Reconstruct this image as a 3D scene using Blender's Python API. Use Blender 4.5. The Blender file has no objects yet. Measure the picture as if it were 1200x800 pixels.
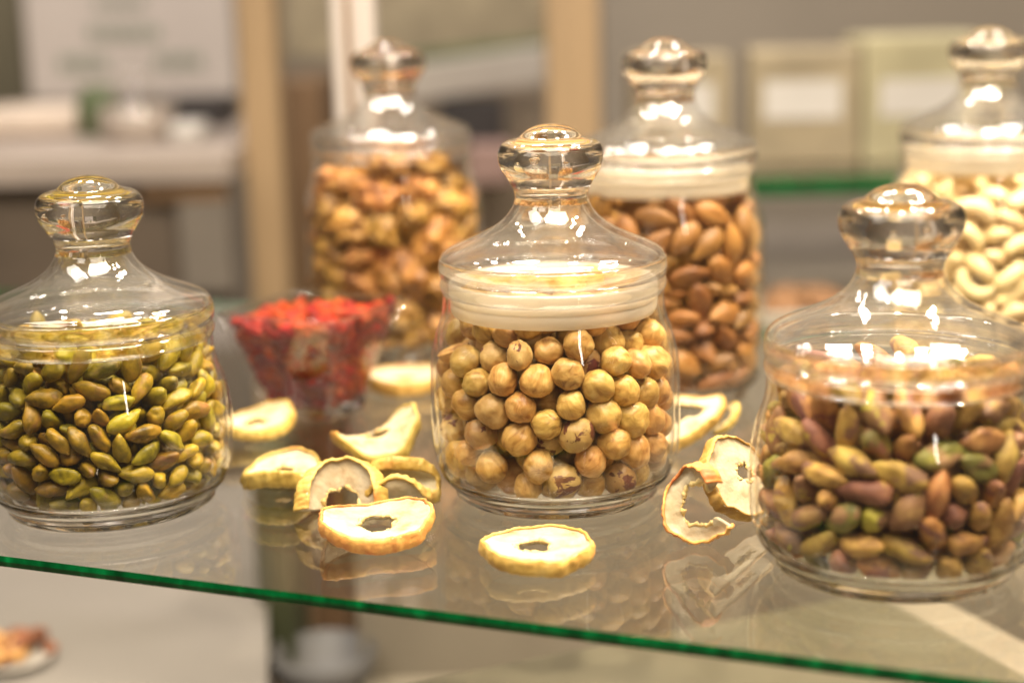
import bpy, bmesh, math, random
import numpy as np
from mathutils import Vector, Matrix, Quaternion, noise

random.seed(7)
R_ = math.radians
sc = bpy.context.scene
C = sc.collection

# ------------------------------------------------------------------ camera
CAM_H = 0.1926
F_PX = 1840.0
PITCH, ROLL = R_(12.05), R_(-1.39)
cam_d = bpy.data.cameras.new('camera')
cam = bpy.data.objects.new('camera', cam_d)
C.objects.link(cam)
cam.location = (0, 0, CAM_H)
cam.rotation_mode = 'QUATERNION'
cam.rotation_quaternion = (Matrix.Rotation(math.pi / 2 - PITCH, 4, 'X') @ Matrix.Rotation(ROLL, 4, 'Z')).to_quaternion()
cam_d.sensor_width = 36.0
cam_d.sensor_fit = 'HORIZONTAL'
cam_d.lens = F_PX / 1200 * 36
cam_d.clip_start = 0.02
cam_d.clip_end = 60
cam_d.dof.use_dof = True
cam_d.dof.focus_distance = 0.585
cam_d.dof.aperture_fstop = 4.0
cam_d.dof.aperture_blades = 0
sc.camera = cam

# ------------------------------------------------------------------ world, exposure
w = bpy.data.worlds.new('World')
sc.world = w
w.use_nodes = True
bgn = w.node_tree.nodes['Background']
bgn.inputs['Color'].default_value = (1.0, 0.80, 0.62, 1)
bgn.inputs['Strength'].default_value = 0.08
sc.view_settings.view_transform = 'Standard'
sc.view_settings.look = 'None'
sc.view_settings.gamma = 1
sc.view_settings.exposure = 0
cy = sc.cycles
cy.max_bounces = 20
cy.diffuse_bounces = 3
cy.glossy_bounces = 6
cy.transmission_bounces = 14
cy.transparent_max_bounces = 40
cy.sample_clamp_indirect = 6.0
cy.caustics_refractive = True
cy.caustics_reflective = True
cy.blur_glossy = 0.3
cy.use_adaptive_sampling = True
cy.adaptive_threshold = 0.015
try:
    cy.use_denoising = True
    cy.denoiser = 'OPENIMAGEDENOISE'
except Exception:
    pass


def lamp(name, loc, target, power, size, col=(1.0, 0.82, 0.58), shape='DISK', size_y=None, spread=None):
    d = bpy.data.lights.new(name, 'AREA')
    d.energy = power
    d.shape = shape
    d.size = size
    if size_y:
        d.size_y = size_y
    d.color = col
    if spread:
        d.spread = R_(spread)
    o = bpy.data.objects.new(name, d)
    C.objects.link(o)
    o.location = loc
    v = Vector(target) - Vector(loc)
    o.rotation_euler = v.to_track_quat('-Z', 'Y').to_euler()
    return o


WARM = (1.0, 0.875, 0.69)
NEUTRAL = (1.0, 0.91, 0.80)
# row of small warm spotlights in the roof of the display case, parallel to the shelf edge
for k, (pw_, dy) in enumerate(((1.0, 0.0), (1.1, .02), (1.4, 0.0), (1.6, .02), (2.8, 0.0), (7.0, .02))):
    x_ = -0.34 + 0.145 * k
    y_ = 0.92 - 0.39 * x_ - 0.16 + dy
    lamp('case_spotlight', (x_, y_, 0.56), (x_ * 0.9, y_ - 0.06, 0.0), pw_, 0.035, WARM)
for k in range(4):
    x_ = -0.30 + 0.20 * k
    lamp('front_spotlight', (x_, 0.38 - 0.3 * x_, 0.72), (x_ * 0.9, 0.62 - 0.2 * x_, 0.02), 1.5, 0.035, WARM)
lamp('front_spotlight', (0.13, 0.50, 0.60), (0.13, 0.52, 0.0), 1.6, 0.035, WARM)  # one more unseen spotlight, added to brighten the jar nearest the edge
# tube light on the near upright of the case
lamp('tube_light', (0.34, -0.12, 0.42), (0.0, 0.6, 0.06), 0.5, 0.012, NEUTRAL, 'RECTANGLE', 0.40)
# broad unseen panels added to brighten the glass; ceiling lamps over far goods
lamp('fill_panel', (0.22, 0.05, 1.30), (0.05, 0.62, 0.03), 36.0, 1.0, WARM, 'RECTANGLE', 0.7)
lamp('fill_panel', (-0.95, 0.25, 1.45), (-0.1, 0.65, 0.05), 17.0, 0.7, NEUTRAL, 'RECTANGLE', 0.9)
lamp('ceiling_lamp', (-0.3, 1.6, 2.0), (-0.3, 2.1, 0.0), 36.0, 0.35, (1.0, 0.92, 0.85))
lamp('ceiling_lamp', (0.9, 1.5, 2.0), (0.7, 2.1, 0.0), 27.0, 0.35, (1.0, 0.92, 0.83))


# ------------------------------------------------------------------ helpers
def cam_ray(px, py):
    a, b = px - 600.0, py - 400.0
    c, s = math.cos(ROLL), math.sin(ROLL)
    a, b = a * c + b * s, -a * s + b * c
    return Vector((a / F_PX, math.cos(PITCH) - b / F_PX * math.sin(PITCH), -math.sin(PITCH) - b / F_PX * math.cos(PITCH)))


def at_z(px, py, z=0.0):
    d = cam_ray(px, py)
    return d * ((z - CAM_H) / d.z) + Vector((0, 0, CAM_H))


def at_y(px, py, y):
    d = cam_ray(px, py)
    return d * (y / d.y) + Vector((0, 0, CAM_H))


def tag(o, label=None, cat=None, group=None, kind=None):
    if label:
        o['label'] = label
    if cat:
        o['category'] = cat
    if group:
        o['group'] = group
    if kind:
        o['kind'] = kind
    return o


def link(name, me, mat=None, parent=None, smooth=True):
    if isinstance(me, bmesh.types.BMesh):
        bm = me
        bmesh.ops.recalc_face_normals(bm, faces=bm.faces)
        me = bpy.data.meshes.new(name)
        bm.to_mesh(me)
        bm.free()
    if smooth:
        me.polygons.foreach_set('use_smooth', [True] * len(me.polygons))
    if mat:
        me.materials.append(mat)
    o = bpy.data.objects.new(name, me)
    C.objects.link(o)
    if parent:
        o.parent = parent
    return o


def empty(name, loc, rz=0.0):
    o = bpy.data.objects.new(name, None)
    o.empty_display_size = 0.01
    C.objects.link(o)
    o.location = loc
    o.rotation_euler = (0, 0, rz)
    return o


def lathe(bm, prof, n=96, closed=False, scale=0.001):
    """prof: (r, z) in mm; r = 0 makes a pole"""
    rings = []
    for r, z in prof:
        if r < 1e-6:
            rings.append([bm.verts.new((0, 0, z * scale))])
        else:
            rings.append([bm.verts.new((r * scale * math.cos(2 * math.pi * i / n), r * scale * math.sin(2 * math.pi * i / n), z * scale)) for i in range(n)])
    pairs = list(zip(rings, rings[1:]))
    if closed:
        pairs.append((rings[-1], rings[0]))
    for a, b in pairs:
        for i in range(n):
            j = (i + 1) % n
            if len(a) == 1 and len(b) == 1:
                continue
            if len(a) == 1:
                bm.faces.new((a[0], b[j], b[i]))
            elif len(b) == 1:
                bm.faces.new((a[i], a[j], b[0]))
            else:
                bm.faces.new((a[i], a[j], b[j], b[i]))
    return bm


def smooth_prof(p, it=2):
    """Chaikin on an open polyline, ends kept"""
    for _ in range(it):
        q = [p[0]]
        for a, b in zip(p, p[1:]):
            q.append((a[0] * .75 + b[0] * .25, a[1] * .75 + b[1] * .25))
            q.append((a[0] * .25 + b[0] * .75, a[1] * .25 + b[1] * .75))
        q.append(p[-1])
        p = q
    return p


def box_bm(bm, cx, cy_, cz, sx, sy, sz, bevel=0.0, rz=0.0):
    m = Matrix.Translation((cx, cy_, cz)) @ Matrix.Rotation(rz, 4, 'Z') @ Matrix.Diagonal((sx, sy, sz, 1))
    r = bmesh.ops.create_cube(bm, size=1.0, matrix=m)
    if bevel > 0:
        es = list({e for v in r['verts'] for e in v.link_edges})
        bmesh.ops.bevel(bm, geom=es, offset=bevel, segments=2, affect='EDGES', profile=0.5)
    return bm


# ------------------------------------------------------------------ materials
def new_mat(name):
    m = bpy.data.materials.new(name)
    m.use_nodes = True
    nt = m.node_tree
    nt.nodes.clear()
    out = nt.nodes.new('ShaderNodeOutputMaterial')
    return m, nt, out


def N(nt, typ, **kw):
    n = nt.nodes.new(typ)
    for k, v in kw.items():
        if k in ('operation', 'blend_type', 'data_type', 'noise_dimensions', 'feature', 'wave_type', 'bands_direction', 'distance', 'clamp'):
            setattr(n, k, v)
        else:
            n.inputs[k].default_value = v
    return n


def ramp(nt, fac, stops):
    r = nt.nodes.new('ShaderNodeValToRGB')
    el = r.color_ramp.elements
    while len(el) > 1:
        el.remove(el[-1])
    el[0].position = stops[0][0]
    el[0].color = (*stops[0][1], 1) if len(stops[0][1]) == 3 else stops[0][1]
    for p, c in stops[1:]:
        e = el.new(p)
        e.color = (*c, 1)
    nt.links.new(fac, r.inputs['Fac'])
    return r.outputs['Color']


def mixc(nt, fac, a, b, mode='MIX'):
    m = nt.nodes.new('ShaderNodeMix')
    m.data_type = 'RGBA'
    m.blend_type = mode
    for s, v in ((m.inputs[0], fac), (m.inputs[6], a), (m.inputs[7], b)):
        if isinstance(v, bpy.types.NodeSocket):
            nt.links.new(v, s)
        elif isinstance(v, (int, float)):
            s.default_value = v
        else:
            s.default_value = (*v, 1)
    return m.outputs[2]


def thin_glass(name, tint=(0.985, 0.985, 0.98), f0=0.04, gain=1.0, rough=0.0, bump=0.0, dust_haze=0.0):
    """one surface of a thin sheet of glass: clear, with Fresnel (Schlick) reflection"""
    m, nt, out = new_mat(name)
    lw = nt.nodes.new('ShaderNodeLayerWeight')
    lw.inputs['Blend'].default_value = 0.5
    pw = N(nt, 'ShaderNodeMath', operation='POWER')
    nt.links.new(lw.outputs['Facing'], pw.inputs[0])
    pw.inputs[1].default_value = 5.0
    ma = N(nt, 'ShaderNodeMath', operation='MULTIPLY_ADD')
    nt.links.new(pw.outputs[0], ma.inputs[0])
    ma.inputs[1].default_value = (1 - f0) * gain
    ma.inputs[2].default_value = f0
    ma.use_clamp = True
    tr = nt.nodes.new('ShaderNodeBsdfTransparent')
    tr.inputs['Color'].default_value = (*tint, 1)
    gl = nt.nodes.new('ShaderNodeBsdfGlossy')
    gl.inputs['Roughness'].default_value = rough
    gl.inputs['Color'].default_value = (1, 1, 1, 1)
    if bump > 0:
        tc = nt.nodes.new('ShaderNodeTexCoord')
        no = N(nt, 'ShaderNodeTexNoise', Scale=55.0, Detail=1.5)
        nt.links.new(tc.outputs['Object'], no.inputs['Vector'])
        bu = N(nt, 'ShaderNodeBump', Strength=bump, Distance=0.002)
        nt.links.new(no.outputs['Fac'], bu.inputs['Height'])
        nt.links.new(bu.outputs['Normal'], gl.inputs['Normal'])
    base = tr
    if dust_haze > 0:
        # dusty, smeared film that also paints a milky reflective haze onto the glass
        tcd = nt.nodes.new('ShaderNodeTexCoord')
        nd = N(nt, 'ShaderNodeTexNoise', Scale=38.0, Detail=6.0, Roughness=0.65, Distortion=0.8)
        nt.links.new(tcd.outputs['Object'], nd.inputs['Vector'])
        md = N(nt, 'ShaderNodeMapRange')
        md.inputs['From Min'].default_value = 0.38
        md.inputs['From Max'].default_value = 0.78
        md.inputs['To Min'].default_value = dust_haze * 0.35
        md.inputs['To Max'].default_value = dust_haze * 2.2
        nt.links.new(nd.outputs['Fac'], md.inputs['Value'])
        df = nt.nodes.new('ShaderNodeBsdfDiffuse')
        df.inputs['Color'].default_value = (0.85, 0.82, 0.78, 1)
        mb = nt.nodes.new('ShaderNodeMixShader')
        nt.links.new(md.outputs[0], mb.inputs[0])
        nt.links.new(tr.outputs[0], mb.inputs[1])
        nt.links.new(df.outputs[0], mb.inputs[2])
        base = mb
    mx = nt.nodes.new('ShaderNodeMixShader')
    nt.links.new(ma.outputs[0], mx.inputs[0])
    nt.links.new(base.outputs[0], mx.inputs[1])
    nt.links.new(gl.outputs[0], mx.inputs[2])
    nt.links.new(mx.outputs[0], out.inputs['Surface'])
    return m


def solid_glass(name, col=(0.99, 0.985, 0.97), rough=0.0, ior=1.5, bump=0.0, bscale=90.0):
    m, nt, out = new_mat(name)
    g = N(nt, 'ShaderNodeBsdfGlass', Roughness=rough, IOR=ior)
    g.inputs['Color'].default_value = (*col, 1)
    if bump > 0:
        tc = nt.nodes.new('ShaderNodeTexCoord')
        no = N(nt, 'ShaderNodeTexNoise', Scale=bscale, Detail=2.0)
        nt.links.new(tc.outputs['Object'], no.inputs['Vector'])
        bu = N(nt, 'ShaderNodeBump', Strength=bump, Distance=0.001)
        nt.links.new(no.outputs['Fac'], bu.inputs['Height'])
        nt.links.new(bu.outputs['Normal'], g.inputs['Normal'])
    nt.links.new(g.outputs[0], out.inputs['Surface'])
    return m


def organic(name, base_stops, nscale=120.0, detail=4.0, rough=0.45, bump=0.3, bdist=0.0006, bscale=260.0,
            hue_var=0.02, val_var=0.18, patch=None, spec=0.4, translucent=0.0, stretch=(1, 1, 1), distort=0.3, sss=0.0):
    """food surface: noise driven colour, per-object variation, fine bump; patch = (colour, scale, lo, hi)"""
    m, nt, out = new_mat(name)
    tc = nt.nodes.new('ShaderNodeTexCoord')
    oi = nt.nodes.new('ShaderNodeObjectInfo')
    # shift the pattern per object so that copies do not repeat
    add = N(nt, 'ShaderNodeVectorMath', operation='MULTIPLY_ADD')
    nt.links.new(tc.outputs['Object'], add.inputs[0])
    add.inputs[1].default_value = stretch
    sh = N(nt, 'ShaderNodeMath', operation='MULTIPLY')
    nt.links.new(oi.outputs['Random'], sh.inputs[0])
    sh.inputs[1].default_value = 7.3
    nt.links.new(sh.outputs[0], add.inputs[2])
    no = N(nt, 'ShaderNodeTexNoise', Scale=nscale, Detail=detail, Roughness=0.6, Distortion=distort)
    nt.links.new(add.outputs[0], no.inputs['Vector'])
    col = ramp(nt, no.outputs['Fac'], base_stops)
    if patch:
        pc, ps, lo, hi = patch
        n2 = N(nt, 'ShaderNodeTexNoise', Scale=ps, Detail=5.0, Roughness=0.62, Distortion=0.4)
        nt.links.new(add.outputs[0], n2.inputs['Vector'])
        mr = N(nt, 'ShaderNodeMapRange')
        mr.inputs['From Min'].default_value = lo
        mr.inputs['From Max'].default_value = hi
        nt.links.new(n2.outputs['Fac'], mr.inputs['Value'])
        col = mixc(nt, mr.outputs[0], col, pc)
    hs = nt.nodes.new('ShaderNodeHueSaturation')
    mh = N(nt, 'ShaderNodeMapRange')
    mh.inputs['To Min'].default_value = 0.5 - hue_var
    mh.inputs['To Max'].default_value = 0.5 + hue_var
    nt.links.new(oi.outputs['Random'], mh.inputs['Value'])
    nt.links.new(mh.outputs[0], hs.inputs['Hue'])
    fr = N(nt, 'ShaderNodeMath', operation='FRACT')
    m9 = N(nt, 'ShaderNodeMath', operation='MULTIPLY')
    nt.links.new(oi.outputs['Random'], m9.inputs[0])
    m9.inputs[1].default_value = 17.0
    nt.links.new(m9.outputs[0], fr.inputs[0])
    mv = N(nt, 'ShaderNodeMapRange')
    mv.inputs['To Min'].default_value = 1 - val_var
    mv.inputs['To Max'].default_value = 1 + val_var
    nt.links.new(fr.outputs[0], mv.inputs['Value'])
    nt.links.new(mv.outputs[0], hs.inputs['Value'])
    nt.links.new(col, hs.inputs['Color'])
    p = nt.nodes.new('ShaderNodeBsdfPrincipled')
    nt.links.new(hs.outputs['Color'], p.inputs['Base Color'])
    p.inputs['Roughness'].default_value = rough
    p.inputs['Specular IOR Level'].default_value = spec
    if sss > 0:
        p.inputs['Subsurface Weight'].default_value = sss
        p.inputs['Subsurface Radius'].default_value = (0.004, 0.002, 0.001)
        p.inputs['Subsurface Scale'].default_value = 1.0
    nb = N(nt, 'ShaderNodeTexNoise', Scale=bscale, Detail=4.0, Roughness=0.6)
    nt.links.new(add.outputs[0], nb.inputs['Vector'])
    bu = N(nt, 'ShaderNodeBump', Strength=bump, Distance=bdist)
    nt.links.new(nb.outputs['Fac'], bu.inputs['Height'])
    nt.links.new(bu.outputs['Normal'], p.inputs['Normal'])
    if translucent > 0:
        tl = nt.nodes.new('ShaderNodeBsdfTranslucent')
        nt.links.new(hs.outputs['Color'], tl.inputs['Color'])
        mx = nt.nodes.new('ShaderNodeMixShader')
        mx.inputs[0].default_value = translucent
        nt.links.new(p.outputs[0], mx.inputs[1])
        nt.links.new(tl.outputs[0], mx.inputs[2])
        nt.links.new(mx.outputs[0], out.inputs['Surface'])
    else:
        nt.links.new(p.outputs[0], out.inputs['Surface'])
    return m


def plain(name, col, rough=0.6, var=0.12, scale=14.0, metallic=0.0, stretch=(1, 1, 1), spec=0.4, bump=0.0):
    m, nt, out = new_mat(name)
    tc = nt.nodes.new('ShaderNodeTexCoord')
    mp = nt.nodes.new('ShaderNodeMapping')
    mp.inputs['Scale'].default_value = stretch
    nt.links.new(tc.outputs['Object'], mp.inputs['Vector'])
    no = N(nt, 'ShaderNodeTexNoise', Scale=scale, Detail=4.0, Roughness=0.6)
    nt.links.new(mp.outputs[0], no.inputs['Vector'])
    lo = tuple(c * (1 - var) for c in col)
    hi = tuple(min(1, c * (1 + var)) for c in col)
    c = ramp(nt, no.outputs['Fac'], [(0.3, lo), (0.7, hi)])
    p = nt.nodes.new('ShaderNodeBsdfPrincipled')
    nt.links.new(c, p.inputs['Base Color'])
    p.inputs['Roughness'].default_value = rough
    p.inputs['Metallic'].default_value = metallic
    p.inputs['Specular IOR Level'].default_value = spec
    if bump > 0:
        bu = N(nt, 'ShaderNodeBump', Strength=bump, Distance=0.002)
        nt.links.new(no.outputs['Fac'], bu.inputs['Height'])
        nt.links.new(bu.outputs['Normal'], p.inputs['Normal'])
    nt.links.new(p.outputs[0], out.inputs['Surface'])
    return m


M_THIN = thin_glass('jar_wall_glass', tint=(0.992, 0.992, 0.985), f0=0.045, gain=1.0, dust_haze=0.0018)
M_LID = thin_glass('lid_glass', tint=(0.99, 0.99, 0.985), f0=0.085, gain=1.0, dust_haze=0.018, bump=0.04)
M_SOLID = solid_glass('jar_thick_glass', col=(1.0, 0.995, 0.985), bump=0.14, bscale=75.0)
M_SHELF = thin_glass('shelf_glass', tint=(0.96, 0.962, 0.945), f0=0.042, gain=1.0, dust_haze=0.0)
M_CUP = thin_glass('clear_plastic', tint=(0.93, 0.92, 0.92), f0=0.05, gain=0.9, rough=0.03)
M_CUPBASE = solid_glass('clear_plastic_base', col=(0.97, 0.96, 0.95), rough=0.08, ior=1.46)


def rim_glass(name):
    """rounded bead of pressed glass: partly lets light straight through, partly bends it"""
    m, nt, out = new_mat(name)
    g = N(nt, 'ShaderNodeBsdfGlass', Roughness=0.02, IOR=1.35)
    g.inputs['Color'].default_value = (1.0, 0.995, 0.985, 1)
    t = nt.nodes.new('ShaderNodeBsdfTransparent')
    gl = N(nt, 'ShaderNodeBsdfGlossy', Roughness=0.03)
    m1 = nt.nodes.new('ShaderNodeMixShader')
    m1.inputs[0].default_value = 0.10
    nt.links.new(t.outputs[0], m1.inputs[1])
    nt.links.new(gl.outputs[0], m1.inputs[2])
    m2 = nt.nodes.new('ShaderNodeMixShader')
    m2.inputs[0].default_value = 0.5
    nt.links.new(m1.outputs[0], m2.inputs[1])
    nt.links.new(g.outputs[0], m2.inputs[2])
    nt.links.new(m2.outputs[0], out.inputs['Surface'])
    return m


M_RIM = rim_glass('jar_rim_glass')


def seal_mat():
    m, nt, out = new_mat('milky_seal_plastic')
    d = nt.nodes.new('ShaderNodeBsdfPrincipled')
    d.inputs['Base Color'].default_value = (0.80, 0.73, 0.60, 1)
    d.inputs['Roughness'].default_value = 0.35
    tl = nt.nodes.new('ShaderNodeBsdfTranslucent')
    tl.inputs['Color'].default_value = (0.84, 0.77, 0.64, 1)
    mx = nt.nodes.new('ShaderNodeMixShader')
    mx.inputs[0].default_value = 0.5
    nt.links.new(d.outputs[0], mx.inputs[1])
    nt.links.new(tl.outputs[0], mx.inputs[2])
    tr = nt.nodes.new('ShaderNodeBsdfTransparent')
    tr.inputs['Color'].default_value = (1, 0.98, 0.93, 1)
    m2 = nt.nodes.new('ShaderNodeMixShader')
    m2.inputs[0].default_value = 0.06
    nt.links.new(mx.outputs[0], m2.inputs[1])
    nt.links.new(tr.outputs[0], m2.inputs[2])
    nt.links.new(m2.outputs[0], out.inputs['Surface'])
    return m


M_SEAL = seal_mat()

M_HAZEL = organic('hazelnut_blanched', [(0.28, (0.22, 0.088, 0.016)), (0.42, (0.42, 0.225, 0.054)), (0.58, (0.54, 0.325, 0.092)), (0.75, (0.66, 0.45, 0.165))],
                  nscale=190, rough=0.40, bump=0.6, bscale=330, hue_var=0.012, val_var=0.2, stretch=(1, 1, .4), distort=1.2)
M_HAZEL_SKIN = organic('hazelnut_with_skin', [(0.3, (0.36, 0.19, 0.05)), (0.7, (0.55, 0.36, 0.13))],
                       nscale=190, rough=0.40, bump=0.6, bscale=420, hue_var=0.01, val_var=0.1,
                       patch=((0.13, 0.035, 0.018), 80.0, 0.57, 0.585))
M_PISTA = organic('pistachio_peeled', [(0.3, (0.085, 0.058, 0.004)), (0.5, (0.27, 0.18, 0.009)), (0.72, (0.44, 0.27, 0.016))],
                  nscale=150, rough=0.45, bump=0.7, bscale=280, hue_var=0.025, val_var=0.28,
                  patch=((0.26, 0.13, 0.05), 110.0, 0.56, 0.72))
M_PISTA_SKIN = organic('pistachio_skin_tan', [(0.3, (0.20, 0.088, 0.024)), (0.5, (0.40, 0.205, 0.052)), (0.72, (0.58, 0.35, 0.095))],
                       nscale=140, rough=0.6, bump=0.8, bscale=260, hue_var=0.025, val_var=0.22,
                       patch=((0.20, 0.085, 0.055), 85.0, 0.55, 0.60))
M_PISTA_GREEN = organic('pistachio_skin_green', [(0.3, (0.085, 0.080, 0.018)), (0.55, (0.20, 0.165, 0.035)), (0.75, (0.42, 0.34, 0.06))],
                        nscale=110, rough=0.55, bump=0.7, bscale=260, hue_var=0.02, val_var=0.2,
                        patch=((0.30, 0.15, 0.075), 90.0, 0.53, 0.58))
M_PISTA_PURPLE = organic('pistachio_skin_purple', [(0.3, (0.15, 0.06, 0.035)), (0.55, (0.30, 0.145, 0.065)), (0.75, (0.48, 0.29, 0.09))],
                         nscale=110, rough=0.6, bump=0.8, bscale=260, hue_var=0.02, val_var=0.2,
                         patch=((0.46, 0.36, 0.05), 80.0, 0.58, 0.61))
M_ALMOND = organic('almond_skin', [(0.3, (0.12, 0.045, 0.010)), (0.5, (0.25, 0.105, 0.022)), (0.7, (0.38, 0.185, 0.050))],
                   nscale=120, rough=0.5, bump=0.5, bscale=300, hue_var=0.012, val_var=0.22, stretch=(0.25, 1, 1))
M_WALNUT = organic('walnut_skin', [(0.34, (0.10, 0.034, 0.006)), (0.50, (0.30, 0.135, 0.026)), (0.70, (0.52, 0.29, 0.075))],
                   nscale=130, rough=0.45, bump=0.5, bscale=220, hue_var=0.012, val_var=0.22)
M_CASHEW = organic('cashew_cream', [(0.3, (0.70, 0.49, 0.23)), (0.7, (0.82, 0.66, 0.38))],
                   nscale=70, rough=0.4, bump=0.2, bscale=260, hue_var=0.01, val_var=0.08)
M_GOJI = organic('goji_red', [(0.3, (0.08, 0.006, 0.003)), (0.5, (0.21, 0.017, 0.005)), (0.72, (0.36, 0.045, 0.009))],
                 nscale=200, rough=0.55, bump=0.6, bscale=420, hue_var=0.012, val_var=0.35, spec=0.12)
M_FLESH = organic('apple_flesh', [(0.27, (0.28, 0.17, 0.065)), (0.42, (0.43, 0.335, 0.19)), (0.7, (0.52, 0.45, 0.31))],
                  nscale=95, rough=0.7, bump=1.0, bdist=0.0011, bscale=130, hue_var=0.006, val_var=0.04, translucent=0.12)
M_PEEL = organic('apple_peel', [(0.3, (0.28, 0.15, 0.03)), (0.5, (0.48, 0.31, 0.070)), (0.72, (0.60, 0.43, 0.14))],
                 nscale=70, rough=0.5, bump=0.9, bscale=200, hue_var=0.012, val_var=0.1, spec=0.25,
                 patch=((0.48, 0.13, 0.035), 36.0, 0.58, 0.76))
M_CORE = organic('apple_core_edge', [(0.3, (0.40, 0.24, 0.07)), (0.6, (0.62, 0.47, 0.20))],
                 nscale=90, rough=0.55, bump=0.8, bscale=240, hue_var=0.006, val_var=0.05)
M_PEEL_RED = organic('apple_peel_red', [(0.3, (0.40, 0.14, 0.035)), (0.5, (0.62, 0.28, 0.07)), (0.72, (0.74, 0.45, 0.12))],
                     nscale=70, rough=0.5, bump=0.9, bscale=200, hue_var=0.01, val_var=0.1, spec=0.25,
                     patch=((0.42, 0.10, 0.04), 36.0, 0.48, 0.66))

# ------------------------------------------------------------------ the shelf
E0 = Vector((-0.18996, 0.54876, 0))
E1 = Vector((0.11724, 0.42773, 0))
eu = (E1 - E0).normalized()
en = Vector((-eu.y, eu.x, 0))
T_SH = 0.0045
A = E0 - eu * 0.55
B = E0 + eu * 1.05
D = 0.47


def shelf_edge_mat(name):
    """cut edge of a glass sheet: light that has run a long way inside the green glass"""
    m, nt, out = new_mat(name)
    tc = nt.nodes.new('ShaderNodeTexCoord')
    no = N(nt, 'ShaderNodeTexNoise', Scale=160.0, Detail=3.0)
    mp = nt.nodes.new('ShaderNodeMapping')
    mp.inputs['Scale'].default_value = (1, 1, 0.4)
    nt.links.new(tc.outputs['Object'], mp.inputs['Vector'])
    nt.links.new(mp.outputs[0], no.inputs['Vector'])
    c = ramp(nt, no.outputs['Fac'], [(0.3, (0.0006, 0.032, 0.007)), (0.55, (0.0008, 0.080, 0.018)), (0.75, (0.002, 0.17, 0.042))])
    p = nt.nodes.new('ShaderNodeBsdfPrincipled')
    nt.links.new(c, p.inputs['Base Color'])
    p.inputs['Roughness'].default_value = 0.12
    p.inputs['Specular IOR Level'].default_value = 0.25
    nt.links.new(p.outputs[0], out.inputs['Surface'])
    return m


M_EDGE = shelf_edge_mat('green_glass_edge')


def glass_shelf(corner_a, corner_b, normal, depth, thick, z, label, name='glass_shelf'):
    p = [corner_a, corner_b, corner_b + normal * depth, corner_a + normal * depth]
    root = empty(name, (p[0] + p[1]) / 2 + Vector((0, 0, z)))
    off = root.location
    bm = bmesh.new()
    for zz in (0.0, -thick):
        vs = [bm.verts.new(Vector((q.x, q.y, z + zz)) - off) for q in p]
        bm.faces.new(vs)
    me = bpy.data.meshes.new('glass_sheet')
    bm.to_mesh(me)
    bm.free()
    link('glass_sheet', me, M_SHELF, root, smooth=False)
    # green cut edge runs round the sheet
    bm = bmesh.new()
    top = [bm.verts.new(Vector((q.x, q.y, z - 0.0002)) - off) for q in p]
    mid = [bm.verts.new(Vector((q.x, q.y, z - thick / 2)) - off - (normal * 0.0005 if i < 2 else -normal * 0.0005)) for i, q in enumerate(p)]
    bot = [bm.verts.new(Vector((q.x, q.y, z - thick + 0.0002)) - off) for q in p]
    for i in range(4):
        j = (i + 1) % 4
        bm.faces.new((top[i], top[j], mid[j], mid[i]))
        bm.faces.new((mid[i], mid[j], bot[j], bot[i]))
    link('cut_edge', bm, M_EDGE, root, smooth=False)
    tag(root, label, 'shelf')
    return root


glass_shelf(A, B, en, D, T_SH, 0.0, 'clear glass shelf with a green front edge that carries all six jars')


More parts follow.
